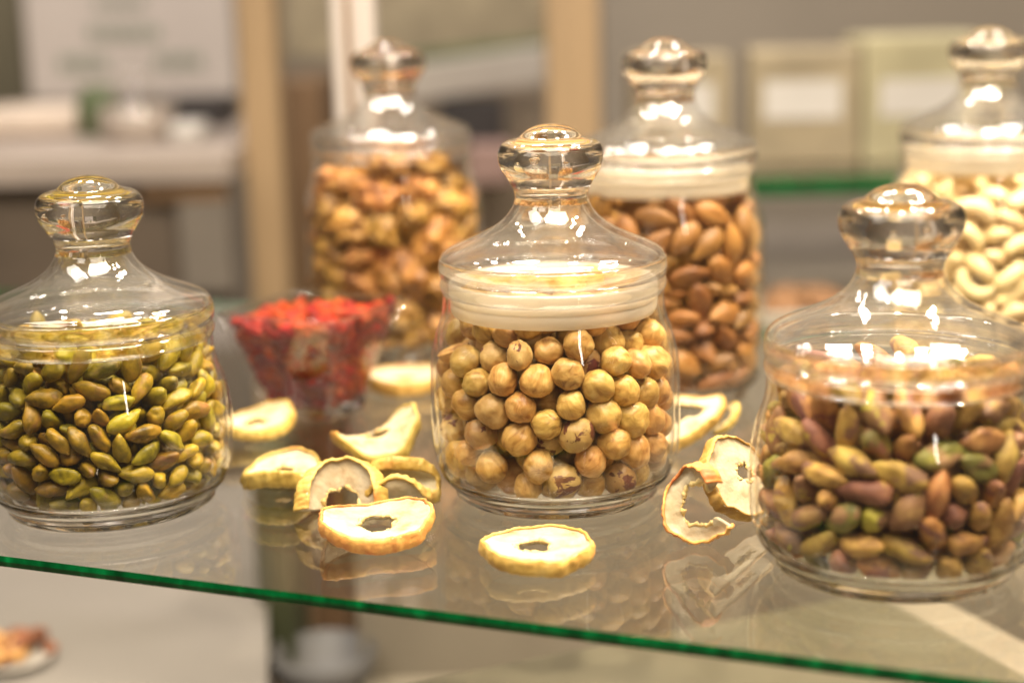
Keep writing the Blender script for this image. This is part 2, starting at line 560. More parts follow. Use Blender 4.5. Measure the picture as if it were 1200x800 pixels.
# ------------------------------------------------------------------ jars
def make_jar(kind, pos, rim, label, seal):
    Rm = rim
    root = empty('glass_jar', (pos[0], pos[1], 0.0))
    tag(root, label, 'jar', 'lidded glass jars on the shelf')
    # thick glass foot and floor
    bm = bmesh.new()
    lathe(bm, [(0, 2.2), (33, 2.2), (35.5, 1.4), (36.8, 0.35), (39.6, 0.3), (40.9, 1.2), (41.2, 2.6), (41.4, 4.0), (43.6, 6.0), (45.6, 8.2), (46.9, 10.6),
               (44.6, 10.6), (43.2, 8.6), (41.0, 7.2), (37, 6.4), (0, 6.2)])
    link('jar_foot', bm, M_SOLID, root)
    # body wall: outer and inner surface
    outer = [(46.95, 10.7), (48.6, 15), (49.6, 21), (50, 30), (50, Rm - 42), (49.3, Rm - 31), (47.6, Rm - 23), (45.3, Rm - 17), (44.1, Rm - 12.5), (43.9, Rm - 6)]
    inner = [(r - 2.1, z) for r, z in outer]
    bm = bmesh.new()
    lathe(bm, smooth_prof(outer), closed=False)
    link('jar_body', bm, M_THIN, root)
    bm = bmesh.new()
    lathe(bm, smooth_prof(inner), closed=False)
    inn = link('inner_surface', bm, M_THIN, root)
    # beaded mouth rim
    bm = bmesh.new()
    lathe(bm, [(43.9, Rm - 5.9), (44.7, Rm - 4.2), (45.0, Rm - 2.4), (44.5, Rm - 0.7), (43.2, Rm - 0.1), (42.0, Rm - 0.8), (41.7, Rm - 2.5), (41.8, Rm - 5.9)], closed=True)
    link('mouth_rim', bm, M_RIM, root)
    # lid
    outer = [(44.6, Rm + 7.6), (43.6, Rm + 9.8), (40, Rm + 12.0), (33, Rm + 14.8), (25, Rm + 18.3), (19.5, Rm + 22), (16.3, Rm + 25.6), (14.8, Rm + 28.6)]
    inner = [(41.6, Rm + 7.6), (40.8, Rm + 8.6), (37.5, Rm + 10.2), (31.5, Rm + 12.6), (23.4, Rm + 16.2), (17.4, Rm + 20.2), (13.6, Rm + 24.4), (11.6, Rm + 28.6)]
    bm = bmesh.new()
    lathe(bm, smooth_prof(outer))
    lathe(bm, smooth_prof(inner))
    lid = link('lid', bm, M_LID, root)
    bm = bmesh.new()
    lathe(bm, [(44.4, Rm + 0.35), (45.0, Rm + 1.6), (45.15, Rm + 4.2), (45.0, Rm + 6.2), (44.65, Rm + 7.5), (41.7, Rm + 7.5), (41.5, Rm + 4), (42.0, Rm + 1.2), (43.2, Rm + 0.3)], closed=True)
    link('lid_lip', bm, M_RIM, lid)
    ko = [(14.75, Rm + 28.7), (14.1, Rm + 31.2), (14.9, Rm + 34.6), (17.0, Rm + 38.0), (19.7, Rm + 42.0), (20.9, Rm + 46.3), (20.3, Rm + 50.4), (17.6, Rm + 53.0), (13.4, Rm + 53.7),
          (11.6, Rm + 54.9), (9.0, Rm + 57.2), (5.0, Rm + 58.9), (0, Rm + 59.4)]
    ki = [(12.0, Rm + 28.7), (11.4, Rm + 31.2), (12.1, Rm + 34.6), (14.2, Rm + 38.0), (16.9, Rm + 42.0), (18.0, Rm + 46.0), (17.2, Rm + 49.0), (15.0, Rm + 50.6), (11.4, Rm + 51.3), (9.4, Rm + 52.6), (6.5, Rm + 54.6), (3.0, Rm + 55.8), (0, Rm + 56.1)]
    bm = bmesh.new()
    lathe(bm, list(reversed(smooth_prof(ko))))
    lathe(bm, smooth_prof(ki))
    link('knob', bm, M_SOLID, lid)
    if seal:
        bm = bmesh.new()
        prof = [(40.9, Rm - 1.6), (41.3, Rm - 2.2), (41.3, Rm - 4.6), (40.3, Rm - 5.2), (41.2, Rm - 5.9), (41.2, Rm - 8.4), (40.3, Rm - 9.0), (41.0, Rm - 9.7), (40.8, Rm - 12.6), (39.8, Rm - 14.4), (38.2, Rm - 14.8),
                (38.2, Rm - 12), (38.8, Rm - 1.8)]
        lathe(bm, prof, closed=True)
        link('seal_ring', bm, M_SEAL, root, smooth=True)
    return root


POS = {'C': (.0168, .612), 'L': (-.1633, .6105), 'R': (.1305, .5185), 'A': (.0770, .7710), 'W': (-.0652, .8875), 'K': (.2538, .835), 'G': (-.0968, .750)}
make_jar('C', POS['C'], 88.5, 'squat glass jar of blanched hazelnuts with knobbed lid and milky seal, front middle', True)
make_jar('L', POS['L'], 73.0, 'low glass jar full of small yellow green pistachios beside the red berries', False)
make_jar('R', POS['R'], 73.0, 'low glass jar full of large purple and tan pistachios nearest the shelf edge', False)
make_jar('A', POS['A'], 116.5, 'tall glass jar of brown almonds with white seal behind the hazelnut jar', True)
make_jar('W', POS['W'], 116.5, 'tall glass jar of golden walnut halves behind the red berry cup', False)
make_jar('K', POS['K'], 116.5, 'tall brightly lit glass jar of cream cashews with white seal', True)


# ------------------------------------------------------------------ nuts
# settled places of the nuts in their container's own frame: x, y, z (0.1 mm), quaternion (99ths), size (percent); the buried ones only x, y, z
SEEN = {}
BURIED = {}
SEEN['C'] = [
    -149,-372,321,38,-32,16,-84,112, 170,-363,403,25,28,-51,-76,111, 66,-399,338,0,-36,24,-89,108, -206,-350,545,2,-13,-34,-92,106, -246,-321,423,15,-90,-3,-39,111,
    -256,-303,188,39,-27,18,85,106, -78,-397,548,80,-18,13,55,103, 17,-388,153,25,-16,-85,40,103, 39,-399,574,50,-81,21,17,102, 80,-365,679,11,-20,-56,78,103,
    150,-383,524,9,-91,0,-38,101, -140,-384,446,83,-50,-21,-3,102, 117,-385,227,52,17,39,72,103, 58,-345,795,32,9,70,62,100, -348,-188,585,55,63,0,53,111,
    -81,-394,219,2,2,-59,-80,100, 47,-409,458,35,-79,42,-25,97, -125,-206,808,59,-16,18,76,108, -44,-410,386,69,-55,-38,23,96, 277,-294,372,58,-77,8,22,110,
    235,-290,131,54,-75,-15,33,100, 221,-333,603,8,-11,88,43,96, 291,-272,240,33,67,65,-7,111, 161,-318,749,60,-43,4,66,97, 250,-321,490,12,-42,64,62,102,
    -31,-342,649,44,63,28,-56,96, -299,-279,318,63,-15,71,-23,99, 241,-254,797,88,34,30,3,98, -140,-365,641,52,31,6,-78,93, 211,-351,290,3,5,-68,71,96,
    -211,-303,711,46,-18,81,-29,93, -116,-343,745,53,-26,-4,80,90, -298,-212,706,85,-10,-31,39,100, -351,-21,807,1,65,-71,24,97, 311,-262,573,9,27,-12,-94,100,
    -234,-29,783,44,28,56,63,97, -336,-222,425,64,11,-58,-47,111, -31,-275,764,19,7,-97,-7,98, -302,-284,523,47,-1,-84,-24,93, -120,-340,123,12,29,-81,48,95,
    375,-84,650,32,-54,-70,31,101, -398,-85,295,26,-73,-30,54,100, 340,-234,454,63,67,-26,-24,96, 310,-175,747,73,49,-25,38,99, -347,-97,709,66,-9,38,-62,110,
    356,-198,342,86,26,-19,38,106, 118,-323,125,65,58,-41,-21,101, -231,-247,612,50,70,-50,-5,104, -342,-225,229,7,-65,48,57,94, -390,-120,483,55,37,69,-25,106,
    182,303,810,84,-14,4,50,94, 374,-157,553,41,-26,-38,78,104, 194,-240,665,72,22,5,-64,102, 344,-62,767,16,-97,7,2,105, 279,-161,631,58,5,-33,73,104,
    -171,-229,131,76,3,63,-4,111, 367,-178,224,87,38,-14,-24,94, -34,-308,450,44,16,-76,-42,112, -32,-333,305,57,62,-52,-5,95, -294,-184,129,43,6,32,83,109,
    -393,-68,596,55,66,-44,-23,100, 47,-282,224,51,-49,-60,34,103, 114,-279,576,93,14,1,30,110, 300,-189,128,61,-53,-57,5,105, 390,-123,436,16,47,-86,4,103,
    70,-82,791,42,72,-1,-53,112, 53,343,788,72,-2,65,-20,111, -42,266,751,90,33,-4,-24,108, -381,-129,192,91,2,-25,29,94, -160,306,782,36,-90,-1,20,109,
    -403,-23,400,38,-9,49,77,110, 53,198,785,15,-13,-96,-12,93, 383,-68,159,22,-47,-84,3,108, 98,-227,791,54,-12,25,-79,100, -223,-175,238,61,59,23,-46,110,
    201,-122,773,29,-45,-68,-48,111, -224,91,786,48,23,83,-12,102, 400,-94,291,61,6,27,-73,97, -188,-261,312,5,61,70,-34,91, 51,-253,690,8,52,-59,60,91,
    406,-39,525,31,91,23,5,103, -163,-126,725,78,-48,37,-4,99, -407,19,516,1,-28,59,-75,102, -114,-234,682,50,64,40,40,111, -24,-277,127,90,18,36,-10,102,
    155,-232,195,42,-35,3,-82,101, 411,-17,379,47,-66,-50,-26,101, 165,-243,315,40,-54,8,72,102, -374,-23,137,52,32,-17,76,105, -149,184,762,1,11,-5,-98,104,
    -25,-161,763,30,36,-80,-35,96, 315,155,737,33,49,50,-62,110, -101,-269,231,12,-53,-57,-60,111, 156,2,771,5,85,-41,29,95, -80,-276,564,17,-86,-4,-45,104,
    134,-250,452,74,-25,-44,-42,103, -277,1,681,43,-59,-64,-20,98, -53,94,733,77,51,-27,22,102, 259,-59,685,51,-83,-16,-7,94, 364,40,694,70,-63,-12,-27,105,
    -360,60,730,77,-15,11,60,93, 56,-278,363,27,-57,13,75,106, 175,206,754,72,59,-22,25,91, -319,168,732,61,52,-36,46,97, -314,-163,319,16,38,-54,72,96,
    -15,-116,659,43,18,71,-51,96, -147,-252,453,69,55,18,-42,94, 394,80,586,50,61,42,-42,102, -367,124,628,27,73,-57,-20,109, 116,110,766,52,60,-25,-53,94,
    267,-75,121,67,-32,26,-60,95, -392,91,298,76,48,-23,-35,107, -377,103,172,39,51,73,19,109, 19,-203,591,5,31,20,-92,102, 235,-150,223,30,2,-25,91,99,
    -246,-122,633,2,-54,58,-59,112, 109,-155,698,16,-13,73,64,100, 34,275,358,33,40,81,23,98, -93,-257,357,45,-63,61,-3,91, -142,-177,579,18,-68,-3,69,97,
    -245,-174,509,84,30,43,5,108, 402,66,465,40,-75,49,-9,104, -163,225,124,47,-37,18,-77,99, -274,-72,188,18,70,40,54,104, -149,267,453,24,16,89,32,100,
    161,-147,589,65,-62,1,-42,110, 229,-204,510,7,-37,-75,52,97, -224,143,675,64,4,24,-71,102, 260,262,704,21,23,92,18,99,
]
BURIED['C'] = [
    114,261,132, 394,53,155, -268,-59,300, 287,-29,225, -341,0,245, -216,-181,389, -88,268,345, 224,-176,394, 113,392,317, -263,280,133, 231,161,121, -275,44,125,
    -275,164,129, -49,275,125, 39,357,127, 277,49,131, -208,186,228, -131,282,225, 197,221,211, 344,149,129, -73,384,180, 142,369,196, -267,85,235, -17,274,234,
    97,265,257, 259,121,236, -279,112,357, -250,315,241, -178,208,570, -122,385,300, 145,148,583, 31,370,240, 285,-101,318, 282,145,354, 315,240,201, 389,20,268,
    381,135,235, -334,226,218, -290,27,449, -195,201,345, -170,336,128, -28,303,458, -10,412,331, 267,70,434, 186,215,332, 230,301,134, 277,30,323, 323,259,317,
    -361,202,325, -294,-89,407, -225,171,460, -285,286,359, -116,106,608, -195,361,392, 43,100,626, 142,311,401, 301,-38,420, 219,184,458, 240,323,263,
    397,107,350, -390,107,424, -265,304,487, -209,-12,586, -229,99,567, -163,376,504, -46,15,644, 17,260,570, 21,413,436, 196,-23,593, 256,281,398, 222,346,484,
    351,221,417, -349,223,440, -293,-65,522, -323,139,517, -213,329,600, -119,-76,628, -38,187,655, -98,294,553, -89,401,416, 83,-59,631, 89,210,671, 120,254,504,
    111,390,502, 269,-93,527, 275,108,546, 309,269,514, 376,172,516, -315,29,580, -311,241,587, -159,27,698, -130,270,665, -77,377,637, 31,325,669, -50,407,524,
    152,64,665, 214,250,589, 180,365,588, 313,-4,591, 328,203,618, -250,264,699, -76,-52,729, 50,22,720, 152,326,696, 36,405,590, 219,160,669, 250,42,727,

]
SEEN['L'] = [
    10,-371,650,15,-48,35,78,109, 168,-385,437,25,89,18,30,108, 99,-359,633,19,12,49,-83,105, 195,-319,640,62,-42,-49,-42,105, 76,-404,144,4,45,-62,63,107,
    198,-376,227,24,-15,24,-92,106, -131,-375,529,1,2,43,-89,104, 55,-381,558,15,3,-92,32,105, -182,-375,448,6,63,31,69,109, 229,-365,381,29,11,-35,-87,105,
    7,-434,372,40,75,27,-43,99, -238,-342,199,53,2,-80,-24,109, 334,-232,474,24,28,-22,-89,106, -133,-414,318,26,19,-77,53,97, 81,-416,379,13,79,34,-47,104,
    -63,-423,239,12,10,55,81,101, -27,-407,513,9,10,71,-68,95, -9,-397,181,38,12,20,-88,109, 234,-357,301,30,-38,84,-23,105, 307,-201,643,58,18,28,-73,109,
    155,-398,325,57,39,-70,11,106, -196,-274,689,42,82,1,-36,100, 278,-302,253,4,-15,16,97,109, 225,-325,546,49,14,61,-59,94, 151,-384,507,80,-56,-14,4,90,
    -93,-351,623,18,-33,-55,74,108, 95,-425,289,85,-42,24,16,93, -72,-431,373,47,75,19,-40,90, 387,-176,417,29,-26,53,-74,107, 320,-295,330,75,-45,14,45,96,
    -122,-402,181,1,0,-12,98,96, -271,-331,400,20,22,94,5,108, 246,-258,666,8,-21,23,94,104, 351,-115,660,71,25,-62,17,105, -79,-368,111,93,-6,12,30,104,
    -237,-365,293,10,-12,-78,59,94, 332,-263,186,54,-5,45,-69,92, 327,-260,395,30,11,91,-22,96, -102,-381,443,11,69,63,-30,107, 256,-273,498,33,-8,44,82,106,
    301,-253,119,32,31,-53,-71,101, 149,-345,563,26,-81,-36,36,92, -45,-334,693,23,61,-70,-25,104, 14,-389,449,38,51,71,28,105, 409,-34,487,23,-54,-16,-78,108,
    -250,-307,519,46,22,18,83,100, 220,-343,141,21,-74,-37,50,96, -303,-282,455,81,-51,6,-24,106, -181,-339,577,43,-8,61,65,90, 405,-144,289,77,-26,1,57,105,
    265,-298,428,21,58,76,-15,102, 154,-204,672,2,-24,-35,89,106, 87,-386,222,1,-46,-87,-13,105, 141,-359,174,17,-50,-83,9,105, 352,-218,337,8,-35,7,92,106,
    -327,-163,675,65,40,-33,54,108, -164,-378,242,68,43,-47,-35,108, 423,-90,353,67,9,72,8,99, 372,-65,584,77,15,-38,46,105, -290,-294,143,63,70,-11,-29,98,
    343,-172,581,52,13,-27,-79,94, -158,138,691,28,-29,-19,88,106, -286,-254,579,56,3,59,56,94, -265,-233,650,3,7,-8,98,104, -46,-383,297,38,-13,21,88,105,
    -211,-315,635,74,-54,14,-34,89, 347,-237,261,13,15,9,-97,93, 25,-407,258,54,63,-42,-34,94, 298,-227,534,28,-13,36,87,91, 84,-390,452,44,55,-69,3,89,
    395,-126,494,21,76,45,39,88, 7,-374,105,26,66,69,-1,95, 163,-316,108,64,-51,-40,38,103, 242,-232,585,82,-8,14,53,104, 374,-42,686,61,-9,76,-17,93,
    263,-304,175,26,-54,-52,59,94, -96,-296,559,40,7,-3,90,107, 21,-99,677,23,-78,56,-10,93, -22,374,677,6,-19,16,96,95, 257,-73,669,1,-20,-39,-89,100,
    -25,117,682,6,12,-80,56,96, -201,-348,360,6,71,69,10,103, 148,184,677,30,-22,-53,75,107, -171,-210,683,88,43,-6,-16,93, 244,169,690,45,-75,22,-40,99,
    -154,-86,686,84,18,-8,-49,104, -267,-300,328,1,13,-1,98,96, -309,211,680,19,65,-2,72,101, -161,-351,147,40,-64,-54,-34,97, -65,-87,679,42,-8,-41,-79,95,
    -293,-71,689,23,42,-48,-72,100, 380,-174,226,62,16,4,76,93, 432,-1,374,24,-72,-43,47,103, 401,-55,166,83,14,24,-47,100, 8,-335,510,28,-41,-6,-85,101,
    351,-189,167,22,16,-32,89,89, -338,-271,282,56,-72,23,-31,97, -286,-280,217,87,16,23,39,103, 65,166,686,58,12,0,-79,89, 403,-55,241,9,12,45,87,92,
    -190,9,682,81,49,30,-6,95, 7,-250,675,86,2,5,-49,100, 374,-125,169,20,4,90,36,97, 137,45,686,27,94,11,-9,89, -348,-219,493,84,3,-46,-26,102, 393,23,548,6,-83,-47,25,93,
    321,-155,506,35,-28,82,-32,101, 146,-81,692,29,-76,28,-49,89, 316,-160,104,4,10,10,-98,105, 414,-2,295,3,45,88,1,109, -122,-255,630,47,5,55,68,109,
    190,-273,423,72,17,-41,-51,108, -249,-250,106,10,28,72,62,102, 4,56,659,33,-25,-53,-72,95, 426,47,428,36,62,57,-36,91, -106,-372,362,50,82,18,-15,91,
    -19,-10,670,8,-13,-76,-62,96, -31,-366,385,45,-20,-26,-82,101, 171,256,663,61,-43,65,-1,104, -356,124,678,26,37,-69,-55,92, -50,-341,469,7,79,15,-58,94,
    -365,-202,146,23,37,68,58,93, 349,-87,102,10,-20,-29,92,96, 260,91,664,47,-27,9,-83,93, 426,78,268,63,51,-17,-55,96, -202,-254,583,23,24,71,61,108,
    231,-242,99,26,-51,75,-31,93, 146,-338,369,10,36,11,-91,94, 78,-230,624,35,-86,25,24,92, 416,78,194,3,-70,-59,-38,98, 92,-315,496,64,18,-24,-70,104,
    -341,-140,567,96,-17,-17,8,96, 296,-8,662,18,24,32,89,94, 168,-314,307,80,23,-38,-38,92, 358,24,620,43,3,83,33,104, 411,12,224,28,-12,-81,47,89, 181,-9,657,1,9,-83,-53,103,
    363,-93,416,5,-37,27,88,109, 104,-297,566,78,-50,-14,33,91, 42,-307,616,35,-76,-52,-13,91, -231,202,656,42,77,44,-16,95, 27,-356,316,53,-1,28,79,99,
    386,118,504,84,-1,12,-52,110, 88,-142,628,10,37,-90,13,108, 245,254,641,66,-39,-56,28,108, -364,-224,212,34,8,-1,93,93, -352,-253,380,71,35,29,-52,97,
    59,-60,633,86,40,-28,-4,100, 130,-279,631,31,4,20,-92,92, 370,-8,109,20,19,10,-95,108, 257,-238,211,21,3,-4,-97,95, 171,-308,494,77,41,0,46,92, 354,83,562,91,25,-30,1,94,
    78,34,640,33,-72,-59,3,92, -249,275,656,25,26,-8,-92,105, 86,-315,99,16,88,42,10,93, 277,-116,540,31,-17,66,-65,88, -276,27,670,5,-42,89,-6,109, 272,-240,289,42,-53,0,72,88,
    -36,-299,620,14,62,46,60,100, 361,-130,346,75,-25,16,58,94, 63,-333,377,21,-86,-33,30,104, -21,-159,661,68,69,-13,-18,94, 383,73,114,89,-34,-28,1,93,
    146,-320,238,59,4,-23,-76,93, -190,-295,429,76,56,-4,-29,110, 123,-310,431,44,-52,37,-61,92, 232,-187,462,87,-33,-17,29,96, -114,181,643,49,76,-40,-3,109,
    -83,250,666,3,46,79,39,91, -46,-350,228,95,14,-13,21,89, 392,115,409,47,-4,86,-12,107, 124,-171,562,6,-62,33,-69,98, -204,-147,579,50,11,-5,84,89,
    347,94,647,9,29,-20,92,91, 2,283,648,64,23,0,72,95, -223,-285,250,8,-33,-26,-89,94, 190,-219,530,34,-14,21,-89,107, 89,-315,294,80,22,2,-54,109, -139,-200,537,6,52,-83,-11,108,
    334,-23,520,39,53,45,59,101, -172,263,642,4,36,27,-88,90, -51,-275,264,22,-89,34,-17,106, -237,-194,523,70,-52,-24,39,99, -136,345,640,47,83,27,6,110,
    -11,186,648,10,-93,-29,-12,96, 65,273,670,6,64,-75,7,89, 66,-291,169,59,27,15,73,100, -75,-314,317,58,-76,-6,-25,88, -78,-287,414,5,51,68,51,89, 305,-173,429,62,-6,20,-75,97,
    -270,-178,604,91,32,-11,22,97, -132,-291,244,24,41,64,58,106, -144,-280,357,33,30,77,43,109, 51,-261,430,61,8,19,75,108, 270,-194,155,57,-5,18,-79,90,
    194,-207,172,13,-79,55,19,108, 7,-278,370,26,-38,-15,-87,104, 199,-259,343,3,-13,-98,5,98, -282,-211,452,18,-21,-39,87,100, -122,-299,469,60,-3,19,77,92,
    -3,-272,552,17,0,35,91,105, -257,-113,538,75,-7,23,60,96, -364,-12,648,37,29,-39,78,102, 178,-118,641,23,46,-73,-42,99, 286,-137,604,64,-24,38,-60,91,
    238,-171,642,70,-12,23,-64,89, -88,-195,667,41,15,33,83,101, 152,-224,113,19,85,-13,-45,90, 407,78,340,27,-27,83,-39,92, 285,-191,359,47,-31,47,-67,95,
    -253,-251,379,86,-44,22,4,105, 366,188,434,65,-62,-19,-37,105, -363,-143,489,89,-27,28,20,90, -346,-68,567,56,-80,7,14,104, 48,130,625,98,11,-6,-7,92,
    68,366,650,20,-95,13,-11,96,
]
BURIED['L'] = [
    -130,-301,101, -202,-251,170, 328,-97,218, 324,-157,271, -372,-173,276, 139,-263,173, -192,-187,351, -213,-227,296, 354,218,282, 133,-228,466, -183,-210,475,
    -391,-77,489, -50,-269,479, -303,-170,519, 351,159,576, 237,-62,602, -170,-151,638, -255,-76,107, -261,27,100, -63,386,111, 55,247,121, 251,165,101,
    -225,-164,119, -216,136,104, 213,-154,117, 209,283,99, -318,-151,106, -341,180,116, -77,-244,116, -139,223,106, 75,-242,104, 60,315,126, -162,-211,119,
    -190,179,165, 152,204,103, -241,-116,184, -349,-27,99, -314,104,100, -293,-184,173, -260,74,159, -142,293,157, -70,307,111, -8,-278,105, 252,-101,258,
    52,322,219, -15,260,104, 264,2,182, 207,223,146, 136,299,103, 277,10,106, 321,122,105, -321,-75,157, -383,58,116, -211,240,100, -86,-312,168, -262,-196,239,
    -261,208,205, -9,272,185, 304,192,210, 91,379,117, 258,-85,110, 242,79,120, 268,248,101, -395,-80,135, -363,121,168, -314,170,252, -214,277,167, -140,332,99,
    240,83,371, -79,262,232, 10,357,103, 310,46,246, 243,153,167, 185,357,129, 314,-50,152, 330,217,137, -378,-56,216, -249,120,223, -299,254,123, -109,-227,191,
    -217,183,269, -102,231,169, 257,-164,220, 175,191,194, 98,239,179, 380,139,153, 258,298,164, -379,-141,200, -418,1,172, -267,167,146, -180,-188,238,
    -281,-65,304, -222,361,203, -216,329,117, -11,-284,188, -257,-26,370, 31,420,290, -15,382,172, 325,-25,218, 192,291,240, 200,369,202, 257,89,205, -262,-11,181,
    -402,79,220, -288,307,176, -130,-226,298, -265,118,300, -83,341,183, 106,-248,236, 251,108,289, 150,303,173, 341,49,169, 340,257,194, -343,12,162,
    -338,198,186, -282,-26,248, -193,243,229, -146,392,145, -58,189,424, -63,348,255, 42,410,212, 242,157,237, 114,382,192, 383,176,223, -305,-100,226,
    -429,78,296, -341,257,247, -331,-63,364, -145,225,291, -52,426,309, 35,-274,247, 211,-187,364, 139,224,252, 95,397,257, 237,-100,188, 305,297,242,
    -344,28,230, -395,162,243, -242,-113,266, -260,47,239, -176,311,260, -148,361,208, -60,-251,345, 39,275,334, -62,421,224, 284,-18,281, 243,234,243,
    227,355,286, 343,107,216, -399,-93,293, -334,72,285, -262,345,281, -219,155,348, 2,363,326, 137,-216,306, 145,270,309, -3,273,278, 201,-253,264, 338,135,285,
    309,305,321, -310,-214,327, -430,-10,282, -368,234,315, -160,-331,302, -258,12,309, -332,161,321, -160,400,282, 212,-32,413, -80,275,304, 24,435,376,
    218,-179,287, 273,-23,356, 295,125,346, 146,356,246, -334,-126,325, -425,74,408, -294,276,305, -194,-132,403, -271,88,370, -154,345,336, 110,-232,377,
    114,231,371, 73,293,280, 253,-120,329, 263,193,304, -400,-170,357, -348,-13,309, -407,150,344, -252,-139,346, -323,29,367, -211,241,327, -248,329,357,
    151,36,437, -41,313,355, -71,415,383, 339,47,386, 184,210,314, 124,408,323, 330,-71,304, 349,255,380, -425,-72,395, -372,90,356, -350,257,400, -36,-220,414,
    -151,206,377, -124,285,356, 194,-135,411, 163,126,416, 101,412,427, 364,-23,348, 311,52,315, 184,392,371, -426,6,368, -276,245,362, -143,-215,404,
    -194,-48,417, -199,297,402, -178,392,398, -115,-56,438, 26,287,405, -117,397,483, 254,54,433, 216,181,371, 147,336,308, 369,170,345, -313,-167,386,
    -312,175,387, -277,321,429, -87,-152,430, -159,139,415, -68,246,380, 99,-158,422, 66,194,417, 71,351,364, 248,266,343, -381,-137,420, -384,-18,432,
    -392,161,423, -274,-143,438, -210,48,424, -114,279,427, -98,360,416, 136,-58,439, -42,259,457, -38,414,473, 192,-38,489, 205,254,421, 160,311,375,
    -302,-72,422, -342,96,427, -260,292,508, -210,-109,475, -9,114,448, -18,350,415, 20,-146,444, 82,120,435, 103,330,446, 274,-100,399, 310,135,414, 269,335,398,
    -316,21,441, -276,231,432, -259,-30,461, -145,214,452, -180,341,459, -66,-191,488, -108,83,438, 22,237,472, 38,411,474, 275,-2,473, 238,145,445, 182,364,445,
    339,-25,434, -263,108,441, -197,258,461, -38,-90,452, -128,152,489, -127,312,500, 58,-57,469, 73,24,468, 114,245,445, 275,-91,473, 363,46,467, 284,247,435,
    -389,-1,566, -390,126,497, -161,8,470, -222,179,471, -184,356,530, 21,-226,493, -48,-18,470, -46,173,496, 29,329,474, 178,-129,491, 188,83,485, 183,209,480,
    161,323,508, 307,166,486, -169,-298,518, -304,-89,489, -201,91,479, -334,194,467, -136,-120,491, -49,58,488, -49,331,489, 83,-147,494, 72,98,508, 97,189,489,
    254,-42,534, 289,89,487, 262,228,509, -328,-23,507, -385,48,496, -130,-42,517, -207,137,533, -176,241,521, 12,-108,512, 16,-5,518, 22,162,508, 82,360,531,
    148,34,512, 207,146,527, 240,338,483, 339,236,489, -296,122,511, -267,219,519, -64,-115,525, -131,71,527, -89,249,521, 80,-228,544, 66,-98,559, 78,62,574,
    117,266,523, 189,0,566, 251,45,534, 292,252,576, -336,183,543, -154,-104,554, -175,90,576, -110,155,566, -106,370,565, -7,-182,551, -79,11,536, -10,108,547,
    -6,374,537, 112,-42,524, 92,161,560, 128,358,591, -240,-44,565, -265,29,507, -215,234,577, -74,-201,592, -22,-52,552, -85,56,584, -8,257,533, 147,63,618,
    57,243,558, 183,-112,566, 163,90,554, 223,302,542, -313,20,574, -362,96,562, -167,-62,606, -184,12,567, -207,158,604, -210,313,590, -1,-115,609, -8,19,591,
    -16,179,571, -25,380,605, 179,-197,601, 122,-42,600, 195,232,568, 189,321,629, 305,-26,590, -281,-88,613, -269,89,578, -297,232,582, -91,-52,580, -134,91,632,
    -59,311,551, 4,-221,610, 117,272,608, 274,100,585, 272,179,565, -361,-98,634, -345,154,613, -207,50,623, -130,274,582, -37,105,613, 33,326,593, 157,171,601,
    307,193,627, -230,-41,640, -262,127,650, -97,-113,626, -67,49,645, -62,241,593, 77,200,625, 251,38,620, -337,67,633, -105,-27,644, 216,129,622, -66,310,631,
    -254,-143,669,
]
